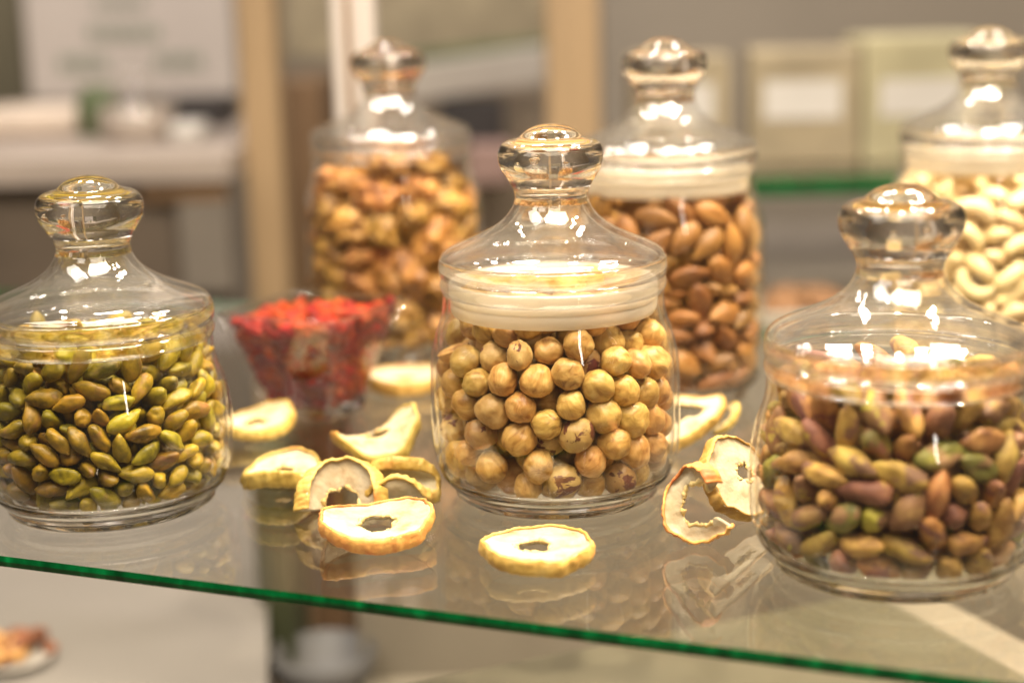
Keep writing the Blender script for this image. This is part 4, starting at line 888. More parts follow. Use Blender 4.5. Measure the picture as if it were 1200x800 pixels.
SEEN['G'] = [
    -266,-228,461,45,-51,58,-42,105, -254,154,440,58,12,-18,77,114, -223,-144,332,60,-43,19,-63,113, -257,43,435,10,77,-49,-37,113, -208,-270,477,8,9,-61,77,115,
    -261,-33,450,50,-51,-51,46,103, -185,96,207,41,-43,-63,48,102, -198,-91,245,48,-59,42,-48,101, -29,-265,477,91,-7,37,7,114, -199,-170,247,34,60,-28,-65,100,
    -244,240,466,43,-47,-65,38,106, -198,102,250,72,22,-17,-62,100, -200,-209,280,30,19,-76,53,97, -226,78,338,35,72,-44,-37,104, -155,-82,145,83,9,17,-50,111,
    -253,209,420,37,-58,-70,14,106, 274,-270,485,70,19,-67,0,97, -254,-111,411,63,-10,-66,36,87, -246,-207,392,49,32,-80,3,95, -238,-107,467,1,-88,44,12,110,
    133,166,475,12,-56,81,-5,110, -167,-2,141,69,-35,27,-56,92, -217,-226,338,6,39,-22,88,97, -160,91,129,47,54,68,11,99, -163,-186,219,90,7,-38,-18,108,
    149,-267,465,63,-74,9,15,102, -237,35,362,83,-7,42,-33,91, -238,214,379,18,-62,72,-20,99, -187,-122,206,68,16,49,51,91, 17,-164,152,8,-54,-19,81,110,
    -183,-42,198,29,58,-49,-56,92, -222,-250,417,88,-40,8,19,112, -236,-144,429,5,27,-4,95,110, 63,-142,479,78,44,-24,-34,104, -156,-118,98,37,62,40,55,81,
    -172,23,177,12,65,-71,-17,98, -106,-202,274,79,58,1,-14,103, 206,76,470,69,58,-24,-33,108, -193,-175,476,82,-15,22,-48,109, 207,-228,349,23,-13,39,87,114,
    -227,199,338,74,29,31,51,104, 141,-234,363,12,-24,46,84,105, -239,117,390,23,-80,53,10,93, -154,-250,416,12,-69,-5,70,96, -1,224,472,1,-17,-48,85,108,
    -84,-161,147,93,30,-12,9,111, -253,-50,408,54,-54,47,-42,81, -245,28,470,39,-82,33,21,95, -200,37,273,26,86,-22,-36,98, -156,-39,108,65,-5,1,74,87,
    -212,-103,288,53,-54,-59,25,91, -144,-231,342,55,-23,61,49,92, 224,-263,459,19,-35,59,69,92, -105,-264,460,4,-92,-3,-35,88, -213,139,463,13,-35,-90,-19,110,
    -205,-4,257,85,-2,45,23,83, 73,-213,296,9,-8,-25,95,93, 225,-83,462,64,-11,-68,32,110, 175,-172,181,7,-50,-21,83,113, -208,-44,278,80,34,47,2,88, -26,-187,230,98,7,-5,-11,114,
    63,-263,455,3,-8,89,-42,106, -138,95,490,14,40,-86,-25,105, 78,-160,138,84,-1,51,8,111, 162,-194,230,88,-35,-19,-22,104, -196,129,285,22,-88,36,-15,92,
    -199,-175,304,23,-43,-24,82,91, -218,6,307,68,0,7,-72,83, -59,-251,428,36,62,36,-58,107, 241,-223,491,28,3,-32,-89,111, -5,-149,86,19,-6,94,24,89,
    -165,110,170,83,0,-7,53,103, -28,-205,278,23,-1,-96,-2,107, 83,-196,236,0,6,-36,-92,103, -202,179,262,45,29,51,66,81, -197,-57,338,13,94,-25,11,112,
    -228,72,404,18,-31,-92,-12,112, 165,-251,416,2,-18,59,77,99, -160,-160,143,87,-22,18,38,89, 95,-176,193,16,9,-94,-26,112, -10,269,483,1,-11,9,98,105,
    -142,64,109,1,-55,-32,76,84, -174,157,191,67,-43,-23,-55,91, -188,-231,358,83,-15,36,37,85, -35,-178,184,11,-1,67,-72,105, -104,-188,202,0,-7,-62,77,90,
    -212,-168,382,21,-4,0,97,109, -44,-60,458,2,-81,34,46,113, 61,-51,469,94,28,9,14,113, -128,-127,78,48,-17,-21,82,89, -54,-156,117,93,30,-14,7,97, -139,-160,107,8,-6,-36,-92,80,
    -150,161,148,33,17,-4,-92,92, -165,-152,181,76,42,-37,-29,86, -189,166,230,72,34,-34,-48,83, -76,-220,333,10,-96,-9,21,112, 81,-256,415,77,62,4,3,85,
    -82,64,471,21,55,65,46,109, -188,213,293,71,-67,0,12,101, 135,-209,317,22,17,13,94,100, -218,-94,347,19,18,7,95,80, 31,-247,389,6,-2,-35,-92,88, 148,262,463,25,-11,-75,-59,115,
    -204,85,297,17,-35,-90,-15,94, 5,-223,322,55,79,23,0,92, 226,-238,406,23,29,90,-19,115, -241,-167,464,23,-20,-94,6,92, -120,-3,82,10,1,59,-78,95, 130,-139,81,29,-8,12,94,94,
    -142,127,82,3,49,-83,21,87, -128,150,120,26,16,86,-38,106, -209,-20,361,23,-7,24,93,100, -236,3,387,44,71,39,35,87, -226,91,452,10,-38,-17,-89,109,
    -29,-210,472,44,29,-84,-4,103, -155,-11,461,32,23,73,-54,97, 59,-146,77,26,95,-3,3,87, -221,-107,387,31,-17,-31,87,101, -111,-253,408,34,-21,36,83,84,
    257,247,451,59,-51,-32,-52,113, -143,185,471,41,67,50,34,89, -116,-53,83,32,6,14,-92,109, -206,127,326,15,20,25,92,98, -164,29,454,62,63,1,45,98, 92,17,459,63,22,-5,-73,100,
    -117,37,81,5,1,-93,34,98, 197,-211,301,4,29,0,-95,97, 125,-201,275,21,93,-14,-21,93, -212,148,363,8,-8,21,-96,104, 268,28,460,27,-72,-6,-62,95, -85,258,469,3,-27,-94,15,91,
    -169,22,213,17,95,23,7,88, 24,-237,426,9,-28,95,0,109, 146,-207,456,87,-17,26,-35,108, 115,-155,157,40,17,-4,89,85, -174,50,234,24,11,-13,-95,88, -159,189,212,64,71,-21,18,96,
    17,-201,353,3,73,-66,9,98, 144,40,455,3,-43,-19,-87,108, 180,-55,456,2,93,-1,-35,112, 133,94,459,54,-68,-44,16,105, 37,-190,259,86,24,-26,-33,82, -215,-63,375,0,-25,-94,-18,100,
    -61,-4,462,53,-66,-22,47,89, -227,256,415,89,36,-17,15,84, 26,158,472,18,-22,84,-43,91, 227,-182,476,29,-86,-36,15,92, 178,-175,466,76,-18,18,-59,98,
    -107,-179,244,7,36,81,44,96, -183,165,294,23,4,14,95,83, -34,-216,354,22,45,-85,11,104, -102,-215,380,84,18,-15,-47,105, 72,-230,360,19,1,20,-95,86,
    266,-100,459,47,56,-53,-40,101, -107,23,461,35,37,59,61,94, 9,-90,460,14,-2,-95,23,93, -232,-212,440,28,75,-58,10,100, -154,-132,469,2,-23,25,93,102,
    -186,208,468,15,33,-91,10,109, -124,0,123,35,-15,-20,89,114, 64,-197,332,82,19,16,50,103, -143,-233,469,29,70,-63,-11,95, -185,74,467,41,-77,-42,19,109,
    -96,-182,458,43,15,40,79,106, 51,-125,125,51,-56,-53,37,107, -112,-31,453,81,3,-18,-54,88, 147,-132,127,7,-88,-45,-5,114, -115,-156,176,33,-90,8,-23,88,
    13,118,449,48,-82,-6,-26,92, 186,-5,444,27,0,95,6,115, 256,-25,457,34,-42,-83,-4,90, 12,-164,281,76,-14,0,-62,100, -183,-215,386,54,83,-1,-7,81, 55,64,446,19,68,69,6,105,
    51,-227,469,78,58,16,-4,103, -106,77,85,91,-26,-7,-27,105, 209,-172,285,9,-68,-70,-14,97, -185,-2,326,46,27,31,77,100, -156,-100,181,2,-71,-54,-43,95,
    -114,-196,313,68,-22,-13,67,85, -59,-115,461,2,-13,4,-98,98, -114,151,467,2,93,34,-4,83, -63,-160,458,24,-18,-73,60,85, -77,-99,82,63,-14,22,-72,113,
    -170,-61,230,76,1,-30,56,93, -162,-147,293,87,-41,17,-14,109, 251,208,425,53,-40,10,73,111, -176,-215,430,53,-18,-35,-74,114, -3,-153,449,10,-8,2,98,108,
    86,207,448,70,62,14,29,110, -219,-16,439,45,2,53,-70,86, -222,-58,453,15,-50,83,11,97, 30,4,452,88,34,-23,-19,84,
]
BURIED['G'] = [
    -48,-113,106, -112,110,113, -115,-92,110, -131,-44,223, -21,-138,177, -139,22,247, -170,-81,263, 68,-178,271, -161,-191,303, -171,-77,300, -157,186,305,
    -109,254,435, 139,-190,420, 264,-176,443, 142,138,440, -165,-49,443, -185,263,453, 92,113,437, 212,232,452, 65,149,450, 106,-220,435, 122,177,443,
    23,-194,463, -39,190,462, 190,-116,455, -96,-120,133, -113,-52,149, -47,85,96, -3,-103,92, 41,-124,184, -81,-132,329, 16,106,144, 29,123,93, 57,-82,83,
    88,-70,125, 129,-59,137, 115,89,148, 97,109,82, 109,-34,109, 108,6,83, 98,64,93, 147,91,101, -7,-119,143, -116,-87,179, -142,-30,174, -52,110,149,
    -72,121,83, 88,125,302, 22,123,187, -5,105,96, 124,-103,164, 124,-14,202, 69,116,163, 72,83,132, 130,-90,93, 149,-1,85, 151,58,104, 155,131,110, -123,37,174,
    -94,58,138, -75,-81,132, -71,-124,197, -108,121,187, -65,143,119, -72,-135,244, 71,-78,349, -91,129,268, -23,152,98, 86,-106,151, 139,32,211, 106,133,188,
    80,152,100, 161,-51,114, 136,6,145, 117,36,119, 149,157,151, -112,-114,219, -119,-12,194, -134,74,211, -59,127,188, 45,-160,235, 37,149,303, -22,122,217,
    7,149,142, 77,-118,204, 133,-65,245, 101,67,191, 117,145,122, 169,-61,154, 170,17,170, 150,85,164, 121,175,182, -128,93,161, -2,-116,342, -71,176,188,
    6,-133,231, 90,72,344, -61,149,298, 19,183,187, 131,-149,236, 172,-70,269, 134,113,249, 67,165,154, 156,-104,188, 124,-49,184, 156,-43,205, 176,139,181,
    141,162,224, -112,-156,216, -162,-164,258, -142,56,275, -161,114,241, -131,167,191, -74,-170,267, 126,71,307, 64,139,226, -18,159,191, 87,-124,243,
    149,-110,251, 137,72,265, 127,72,227, 79,173,216, 121,-91,222, 145,-16,228, 184,96,200, 190,160,230, -155,-110,234, -132,-50,268, -127,121,305, -123,134,231,
    -38,-149,281, 54,113,344, -23,158,243, 28,142,219, 45,-133,285, 139,-10,263, 88,98,253, 119,154,266, 181,-148,225, 185,-72,209, 194,-16,222, 183,45,208,
    176,200,248, -129,89,258, -121,-104,258, -147,2,288, -65,138,230, -97,-66,342, 16,133,268, 3,180,223, 95,-147,276, 140,-123,287, 144,-46,301, 151,188,280,
    78,146,258, 199,-88,240, 194,1,259, 189,80,241, 192,151,272, -153,176,262, -81,-120,278, -134,86,312, -70,89,352, -86,190,227, 71,-45,376, 16,58,365,
    23,170,273, -15,202,265, 68,-152,307, 114,-76,334, 148,192,319, 71,199,241, 203,-134,260, 212,29,284, 198,84,279, 212,123,300, -82,-170,302, -141,-49,328,
    -99,179,280, 16,-158,318, -71,-9,377, -11,166,314, 45,213,280, 130,-170,301, 140,8,339, 160,72,331, 101,190,282, 214,-72,300, 156,27,287, 150,108,297,
    192,195,282, -124,-126,310, -103,9,352, -88,151,340, -92,217,309, -25,-183,309, -44,-160,336, -89,66,391, 6,135,352, 0,206,309, 122,-141,333, 149,-79,338,
    97,166,318, 81,205,312, 233,-194,362, 190,-155,326, 193,24,321, 152,147,300, 201,167,313, -168,35,298, -176,60,329, -113,-170,344, -155,-153,350, -142,52,355,
    -167,148,330, -112,175,322, -42,-82,355, 40,-35,400, -42,157,367, 40,226,341, 112,-188,363, 141,94,377, 122,140,344, 118,217,347, 186,-34,318, 233,-19,348,
    227,53,325, 180,220,315, -147,-45,374, -130,99,354, -68,-198,374, 17,-131,365, 34,-32,366, 79,167,360, -28,201,343, 64,-141,354, 95,0,354, 148,183,364,
    201,238,383, 172,-184,343, 194,-112,330, 196,-12,353, 169,120,334, 226,233,350, -166,-195,356, -181,222,344, -145,-108,337, -110,17,391, -123,139,374,
    -93,233,347, -36,-142,381, 74,49,391, -23,101,352, 40,167,334, 146,-122,362, 139,-47,370, 69,118,383, 93,223,371, 207,-68,362, 242,45,394, 203,93,345,
    206,196,333, -167,-113,368, -175,13,363, -192,85,360, -157,182,356, -106,-101,367, -44,30,416, -61,131,404, -77,197,360, 22,-85,362, -31,35,376, -29,117,381,
    -7,236,373, 123,-155,376, 126,17,376, 177,142,405, 145,229,388, 208,-138,365, 244,-147,398, 191,45,365, 213,132,377, 231,151,341, -192,-9,404, -101,-154,384,
    -73,-125,371, -130,35,425, -152,118,411, -139,218,357, 32,-114,397, -38,-37,365, 6,95,395, 1,237,411, 67,-91,386, 111,70,391, 152,30,399, 98,230,409,
    222,-187,398, 175,-125,394, 226,-14,385, 242,100,395, 212,185,371, -162,97,378, -193,231,397, -116,-76,395, -69,4,420, -60,182,393, -102,227,382, -96,-131,428,
    12,-155,392, 25,9,386, -35,88,415, 54,225,394, 136,-103,400, 123,11,416, 44,69,407, 133,169,405, 177,-191,394, 235,-97,387, 196,25,403, 198,97,409,
    -188,-75,408, -198,185,387, -94,-218,426, -73,-49,411, -18,-17,391, -126,172,402, -65,222,401, -11,-188,377, -25,-68,396, 57,-3,426, 8,63,430, 46,162,392,
    33,-209,387, 82,-139,388, 87,-9,402, 133,93,415, 88,168,415, 143,-44,411, -150,-112,411, -197,44,426, -165,66,400, -128,-25,415, -82,91,430, -10,-182,417,
    -6,-112,421, -26,-23,426, 16,188,374, 96,-220,395, 107,-63,395, 93,47,424, 38,134,421, 133,229,425, 245,-62,416, 240,8,429, 256,125,455, 199,195,409,
    -157,-158,401, -78,-92,430, -138,139,439, -35,258,440, -33,-215,424, 5,-3,418, 8,174,442, -11,162,402, 47,-167,416, 88,-56,425, 42,187,413, 146,-136,450,
    188,-44,404, 251,162,406, -177,-163,433, -204,127,409, -130,91,451, -78,156,440, 47,-120,433, -23,45,447, 38,244,450, 93,-170,410, 100,-111,427, 237,-219,448,
    191,-155,426, -197,-109,427, -135,229,413, -89,-171,418, -38,129,449, 12,-36,445, -18,198,429, 67,-188,453, 134,-16,448, 94,256,453, 154,-81,445, 226,89,443,
    175,218,436, -131,-191,431, -180,205,422, -67,221,445, 92,-153,448, 101,-80,456, 223,-151,454, 201,-86,414, 192,171,438, -213,208,436, -163,175,436,
    -118,195,444, 183,56,449, 184,124,443,
]

def ico(sub):
    bm = bmesh.new()
    bmesh.ops.create_icosphere(bm, subdivisions=sub, radius=1)
    return bm


def fbm(p, s, seed, oct_=3):
    return noise.fractal(Vector((p[0] * s + seed * 13.7, p[1] * s - seed * 5.1, p[2] * s + seed * 2.9)), 1.0, 2.0, oct_)


def mesh_from(bm, name, mat):
    me = bpy.data.meshes.new(name)
    bm.to_mesh(me)
    bm.free()
    me.polygons.foreach_set('use_smooth', [True] * len(me.polygons))
    me.materials.append(mat)
    return me


def hazel(seed, sub, mat):
    bm = ico(sub)
    rx, ry, rz = 6.5, 6.3, 6.6
    sq = random.uniform(-.10, .10)
    sz = random.uniform(.89, 1.07)
    for v in bm.verts:
        n = v.co.copy()
        lon = math.atan2(n.y, n.x)
        ridge = math.sin(lon * 5 + seed) * 0.010 * (1 - abs(n.z)) + math.sin(lon * 9 + seed * 2) * 0.007
        r = 1 + ridge + 0.095 * fbm(n, 1.4, seed) + 0.020 * fbm(n, 5, seed + 3)
        tip = max(0, n.z - 0.55) / 0.45
        r += 0.13 * tip ** 2
        if n.z < -0.75:
            r -= 0.22 * (-n.z - 0.75)
        v.co = Vector((n.x * rx * r * (1 + sq), n.y * ry * r * (1 - sq), n.z * rz * r)) * 0.001 * sz
    return mesh_from(bm, 'hazelnut', mat)


def pista(seed, sub, mat, dims):
    bm = ico(sub)
    bend = random.uniform(-.14, .14)
    flats = [(Vector((random.uniform(-.6, .6), random.gauss(0, 1), random.gauss(0, 1))).normalized(), random.uniform(.55, .8)) for _ in range(6)]
    for v in bm.verts:
        n = v.co.copy()
        k = 1 - .24 * max(0, n.x) - .06 * n.x * n.x
        x, y, z = n.x, n.y * k, n.z * k
        r = 1 + 0.12 * fbm(n, 1.3, seed) + 0.035 * fbm((n.x * .5, n.y * 2, n.z * 2), 3, seed + 2)
        for fd, ft in flats:
            r -= max(0, n.dot(fd) - ft) * .55
        seam = math.exp(-(n.y / 0.10) ** 2) * (0.10 if n.z > 0 else 0.0) * (1 - n.x * n.x)
        z -= seam
        y += bend * (x * x - .3)
        if x > 0.9:
            x += (x - 0.9) * 0.7
        v.co = Vector((x * dims[0] * r, y * dims[1] * r, z * dims[2] * r)) * 0.001
    return mesh_from(bm, 'pistachio', mat)


def almond(seed, sub, mat):
    bm = ico(sub)
    for v in bm.verts:
        n = v.co.copy()
        k = 1 - .34 * max(0, n.x) ** 1.3 - .05 * n.x * n.x
        r = 1 + 0.05 * fbm(n, 1.2, seed)
        wr = 0.028 * math.sin(math.atan2(n.z, n.y) * 11 + 3 * fbm(n, 1.5, seed + 1)) * (1 - abs(n.x))
        x = n.x + (max(0, n.x - .85) * .6)
        v.co = Vector((x * 10.9 * r, n.y * k * 6.5 * (r + wr), n.z * k * 4.3 * (r + wr))) * 0.001
    return mesh_from(bm, 'almond', mat)


def walnut(seed, sub, mat):
    """walnut half: winding lobes with deep clefts between them, broken outline"""
    bm = ico(sub)
    for v in bm.verts:
        n = v.co.copy()
        q = n + Vector((fbm(n, 1.7, seed + 31, 1), fbm(n, 1.7, seed + 32, 1), fbm(n, 1.7, seed + 33, 1))) * .5
        cleft = math.exp(-(fbm(q, 1.9, seed + 4, 1) / .085) ** 2)
        small = math.exp(-(fbm(q, 3.6, seed + 9, 1) / .07) ** 2)
        r = 1.10 + 0.34 * fbm(n, 1.2, seed, 2) - 0.42 * cleft - 0.16 * small
        groove = math.exp(-(n.y / 0.12) ** 2) * 0.45 * (1 - n.x * n.x * .6)
        r = max(r, .45)
        v.co = Vector((n.x * 14.0 * r, n.y * 11.4 * r * (1 + .1 * n.x), n.z * 8.6 * r * (1 - groove))) * 0.001
    return mesh_from(bm, 'walnut', mat)


def cashew(seed, sub, mat):
    bm = ico(sub)
    for v in bm.verts:
        n = v.co.copy()
        ang = n.x * 1.65
        fat = (1 + 0.22 * n.x) * (1 + 0.04 * fbm(n, 1.4, seed))
        rad = 8.6 - n.y * 4.1 * fat
        x = math.sin(ang) * rad
        y = 8.6 - math.cos(ang) * rad - 3.2
        z = n.z * 4.4 * fat
        dent = math.exp(-(n.z / .12) ** 2) * .35 * (1 if n.y < 0 else 0)
        v.co = Vector((x * 1.12, -y * 1.0 + dent, z)) * 0.001
    return mesh_from(bm, 'cashew', mat)


def goji(seed, sub, mat):
    bm = ico(sub)
    for v in bm.verts:
        n = v.co.copy()
        r = 1 + 0.12 * fbm(n, 1.6, seed) + 0.07 * math.sin(math.atan2(n.z, n.y) * 4 + seed + n.x * 2)
        x = n.x
        v.co = Vector((x * 6.2, (n.y * r * 3.3 + .8 * (x * x - .3)), n.z * r * 2.8)) * 0.001
    return mesh_from(bm, 'goji_berry', mat)


def unpack(key):
    a = np.array(SEEN[key], dtype=float).reshape(-1, 8)
    h = np.array(BURIED[key], dtype=float).reshape(-1, 3)
    rng = np.random.RandomState(5)
    pos = np.concatenate([a[:, :3], h]) * 0.0001            # 0.1 mm -> m
    quat = np.concatenate([a[:, 3:7] / 99, rng.normal(size=(len(h), 4))])
    quat /= np.linalg.norm(quat, axis=1)[:, None]
    scl = np.concatenate([a[:, 7] / 100, np.full(len(h), 0.95)])
    return pos, quat, scl, len(a)


def fill(key, variants, low, name, cat, group, where, neck=None, rz=0.0, buried_name=None):
    """variants: (mesh, weight, look); the seen ones become things, the buried rest one mass"""
    pos, quat, scl, nv = unpack(key)
    base = Vector((POS[key][0], POS[key][1], 0))
    if neck:
        # the seal ring keeps the topmost nuts clear of the mouth
        rr = np.hypot(pos[:, 0], pos[:, 1])
        lim = np.where(pos[:, 2] > neck[0], neck[1], 9.0)
        pos[:, :2] *= np.minimum(1, lim / np.maximum(rr, 1e-6))[:, None]
    Rz = Matrix.Rotation(rz, 4, 'Z')
    rnd = random.Random(ord(key))
    ws = [v[1] for v in variants]
    for i in range(nv):
        me, _, look = rnd.choices(variants, ws)[0]
        o = bpy.data.objects.new(name, me)
        C.objects.link(o)
        M = Matrix.Translation(base) @ Rz @ Matrix.Translation(Vector(pos[i])) @ Quaternion(quat[i]).to_matrix().to_4x4() @ Matrix.Scale(float(scl[i]), 4)
        o.matrix_world = M
        tag(o, look + ' ' + where(Rz @ Vector(pos[i])), cat, group)
    # what lies behind and under the seen ones
    lv = np.array([v.co[:] for v in low.vertices])
    lf = np.array([p.vertices[:] for p in low.polygons])
    V, Fc = [], []
    for k, i in enumerate(range(nv, len(pos))):
        M = np.array(Quaternion(quat[i]).to_matrix())
        V.append((lv * scl[i]) @ M.T + pos[i])
        Fc.append(lf + k * len(lv))
    if V:
        me = bpy.data.meshes.new(buried_name)
        me.from_pydata(np.concatenate(V).tolist(), [], np.concatenate(Fc).tolist())
        me.polygons.foreach_set('use_smooth', [True] * len(me.polygons))
        me.materials.append(low.materials[0])
        o = bpy.data.objects.new(buried_name, me)
        C.objects.link(o)
        o.location = base
        o.rotation_euler = (0, 0, rz)
        tag(o, 'mass of %s buried deeper in the same heap' % cat, cat + ' heap', None, 'stuff')


def zones(lo, hi, where):
    """which of twelve places in the container: height in four bands, side in three"""
    def f(p):
        t = (p[2] - lo) / (hi - lo)
        row = 'lowest' if t < .22 else 'lower' if t < .5 else 'upper' if t < .8 else 'topmost'
        side = 'left' if p[0] < -.017 else 'right' if p[0] > .017 else 'middle'
        return 'among the %s %s ones in %s' % (row, side, where)
    return f


def half_hazel(seed, sub, mat):
    """one cotyledon of a split nut: domed back, nearly flat face with a shallow hollow"""
    me = hazel(seed, sub, mat)
    for v in me.vertices:
        if v.co.y > .0004:
            rr = math.hypot(v.co.x, v.co.z)
            v.co.y = .0004 - .0011 * math.exp(-(rr / .0021) ** 2)
        v.co.y += .0014
    return me


hz = [(hazel(s, 4, M_HAZEL), 1.0, 'plain blanched hazelnut') for s in range(10)] + [(hazel(20 + s, 4, M_HAZEL_SKIN), 0.45, 'hazelnut with torn brown skin patches') for s in range(5)] + [(half_hazel(60 + s, 4, M_HAZEL), 0.13, 'split half of a blanched hazelnut') for s in range(2)]
fill('C', hz, hazel(40, 2, M_HAZEL), 'hazelnut', 'hazelnut', 'hazelnuts in the sealed front jar',
     zones(0.008, 0.085, 'the sealed front jar'), buried_name='hazelnut_mass', neck=(.0885 - .0200, .0318))
pl = [(pista(s, 3, M_PISTA, (6.9, 4.0, 3.7)), 1.0, 'small yellow green pistachio') for s in range(7)]
fill('L', pl, pista(30, 2, M_PISTA, (6.9, 4.0, 3.7)), 'green_pistachio', 'pistachio', 'yellow green pistachios in the jar by the berries',
     zones(0.008, 0.073, 'the jar beside the berry cup'), buried_name='green_pistachio_mass')
D_R = (9.3, 5.2, 4.8)
pr = [(pista(50 + s, 3, M_PISTA_SKIN, D_R), 1.0, 'large tan pistachio kernel') for s in range(4)] + \
     [(pista(60 + s, 3, M_PISTA_GREEN, D_R), 0.2, 'large green pistachio kernel') for s in range(3)] + \
     [(pista(70 + s, 3, M_PISTA_PURPLE, D_R), 0.55, 'large purple brown pistachio kernel') for s in range(3)]
fill('R', pr, pista(80, 2, M_PISTA_SKIN, D_R), 'pistachio', 'pistachio', 'large pistachios in the jar nearest the shelf edge',
     zones(0.008, 0.073, 'the jar nearest the edge'), buried_name='pistachio_mass')
al = [(almond(s, 3, M_ALMOND), 1, 'brown almond') for s in range(6)]
fill('A', al, almond(20, 2, M_ALMOND), 'almond', 'almond', 'almonds in the tall sealed jar',
     zones(0.01, 0.11, 'the tall almond jar'), buried_name='almond_mass', neck=(.1165 - .0195, .0305))
wa = [(walnut(s, 4, M_WALNUT), 1, 'wrinkled golden walnut half') for s in range(6)]
fill('W', wa, walnut(20, 2, M_WALNUT), 'walnut', 'walnut', 'walnut halves in the tall jar',
     zones(0.01, 0.11, 'the tall jar behind the berries'), buried_name='walnut_mass')
ca = [(cashew(s, 3, M_CASHEW), 1, 'curved cream cashew') for s in range(5)]
fill('K', ca, cashew(20, 2, M_CASHEW), 'cashew', 'cashew', 'cashews in the brightly lit jar',
     zones(0.01, 0.11, 'the bright cashew jar'), buried_name='cashew_mass', neck=(.1165 - .0200, .0300))

# ------------------------------------------------------------------ cup of goji berries
RZ_G = R_(64)
cup = empty('berry_cup', (POS['G'][0], POS['G'][1], 0), RZ_G)
tag(cup, 'flared square clear plastic cup heaped with red berries', 'cup')


def rsq(bm, h, z, r, n=5):
    vs = []
    for cx, cy_, a0 in ((1, 1, 0), (-1, 1, 90), (-1, -1, 180), (1, -1, 270)):
        for k in range(n):
            a = R_(a0 + 90 * k / (n - 1))
            vs.append(bm.verts.new((cx * (h - r) + r * math.cos(a), cy_ * (h - r) + r * math.sin(a), z)))
    return vs


def skin_rings(bm, rings, closed=False):
    pr = list(zip(rings, rings[1:])) + ([(rings[-1], rings[0])] if closed else [])
    for a, b in pr:
        n = len(a)
        for i in range(n):
            bm.faces.new((a[i], a[(i + 1) % n], b[(i + 1) % n], b[i]))


bm = bmesh.new()
skin_rings(bm, [rsq(bm, .0180, .0062, .0022), rsq(bm, .0325, .0520, .0030)])
link('cup_wall', bm, M_CUP, cup)
bm = bmesh.new()
skin_rings(bm, [rsq(bm, .0168, .0064, .0018), rsq(bm, .0313, .0520, .0026)])
link('inner_wall', bm, M_CUP, cup)
bm = bmesh.new()
skin_rings(bm, [rsq(bm, .0326, .0516, .003), rsq(bm, .0329, .0522, .003), rsq(bm, .0326, .0528, .003), rsq(bm, .0314, .0528, .0026), rsq(bm, .0312, .0522, .0026), rsq(bm, .0314, .0516, .0026)], True)
link('cup_rim', bm, M_CUPBASE, cup)
bm = bmesh.new()
ra, rb, rc, rd = rsq(bm, .0176, .0003, .002), rsq(bm, .0180, .0012, .0022), rsq(bm, .0180, .0060, .0022), rsq(bm, .0160, .0061, .002)
skin_rings(bm, [ra, rb, rc, rd])
bm.faces.new(ra)
bm.faces.new(rd)
link('cup_base', bm, M_CUPBASE, cup, smooth=False)
for cx, cy_ in ((1, 1), (-1, 1), (-1, -1), (1, -1)):
    bm = bmesh.new()
    lo_, hi_ = Vector((cx * .0177, cy_ * .0177, .0062)), Vector((cx * .0321, cy_ * .0321, .0518))
    ax = (hi_ - lo_).normalized()
    sx = ax.cross(Vector((0, 0, 1))).normalized()
    sy = ax.cross(sx)
    ra = [bm.verts.new(lo_ + (sx * math.cos(t) + sy * math.sin(t)) * .0009) for t in [k * math.pi / 4 for k in range(8)]]
    rb = [bm.verts.new(hi_ + (sx * math.cos(t) + sy * math.sin(t)) * .0011) for t in [k * math.pi / 4 for k in range(8)]]
    skin_rings(bm, [ra, rb])
    bm.faces.new(ra)
    bm.faces.new(rb)
    link('corner_edge', bm, M_CUP, cup)
go = [(goji(s, 3, M_GOJI), 1, 'wrinkled red goji berry') for s in range(6)]
fill('G', go, goji(20, 2, M_GOJI), 'goji_berry', 'berry', 'goji berries in the square cup',
     zones(0.008, 0.05, 'the clear cup'), rz=RZ_G, buried_name='goji_berry_mass')


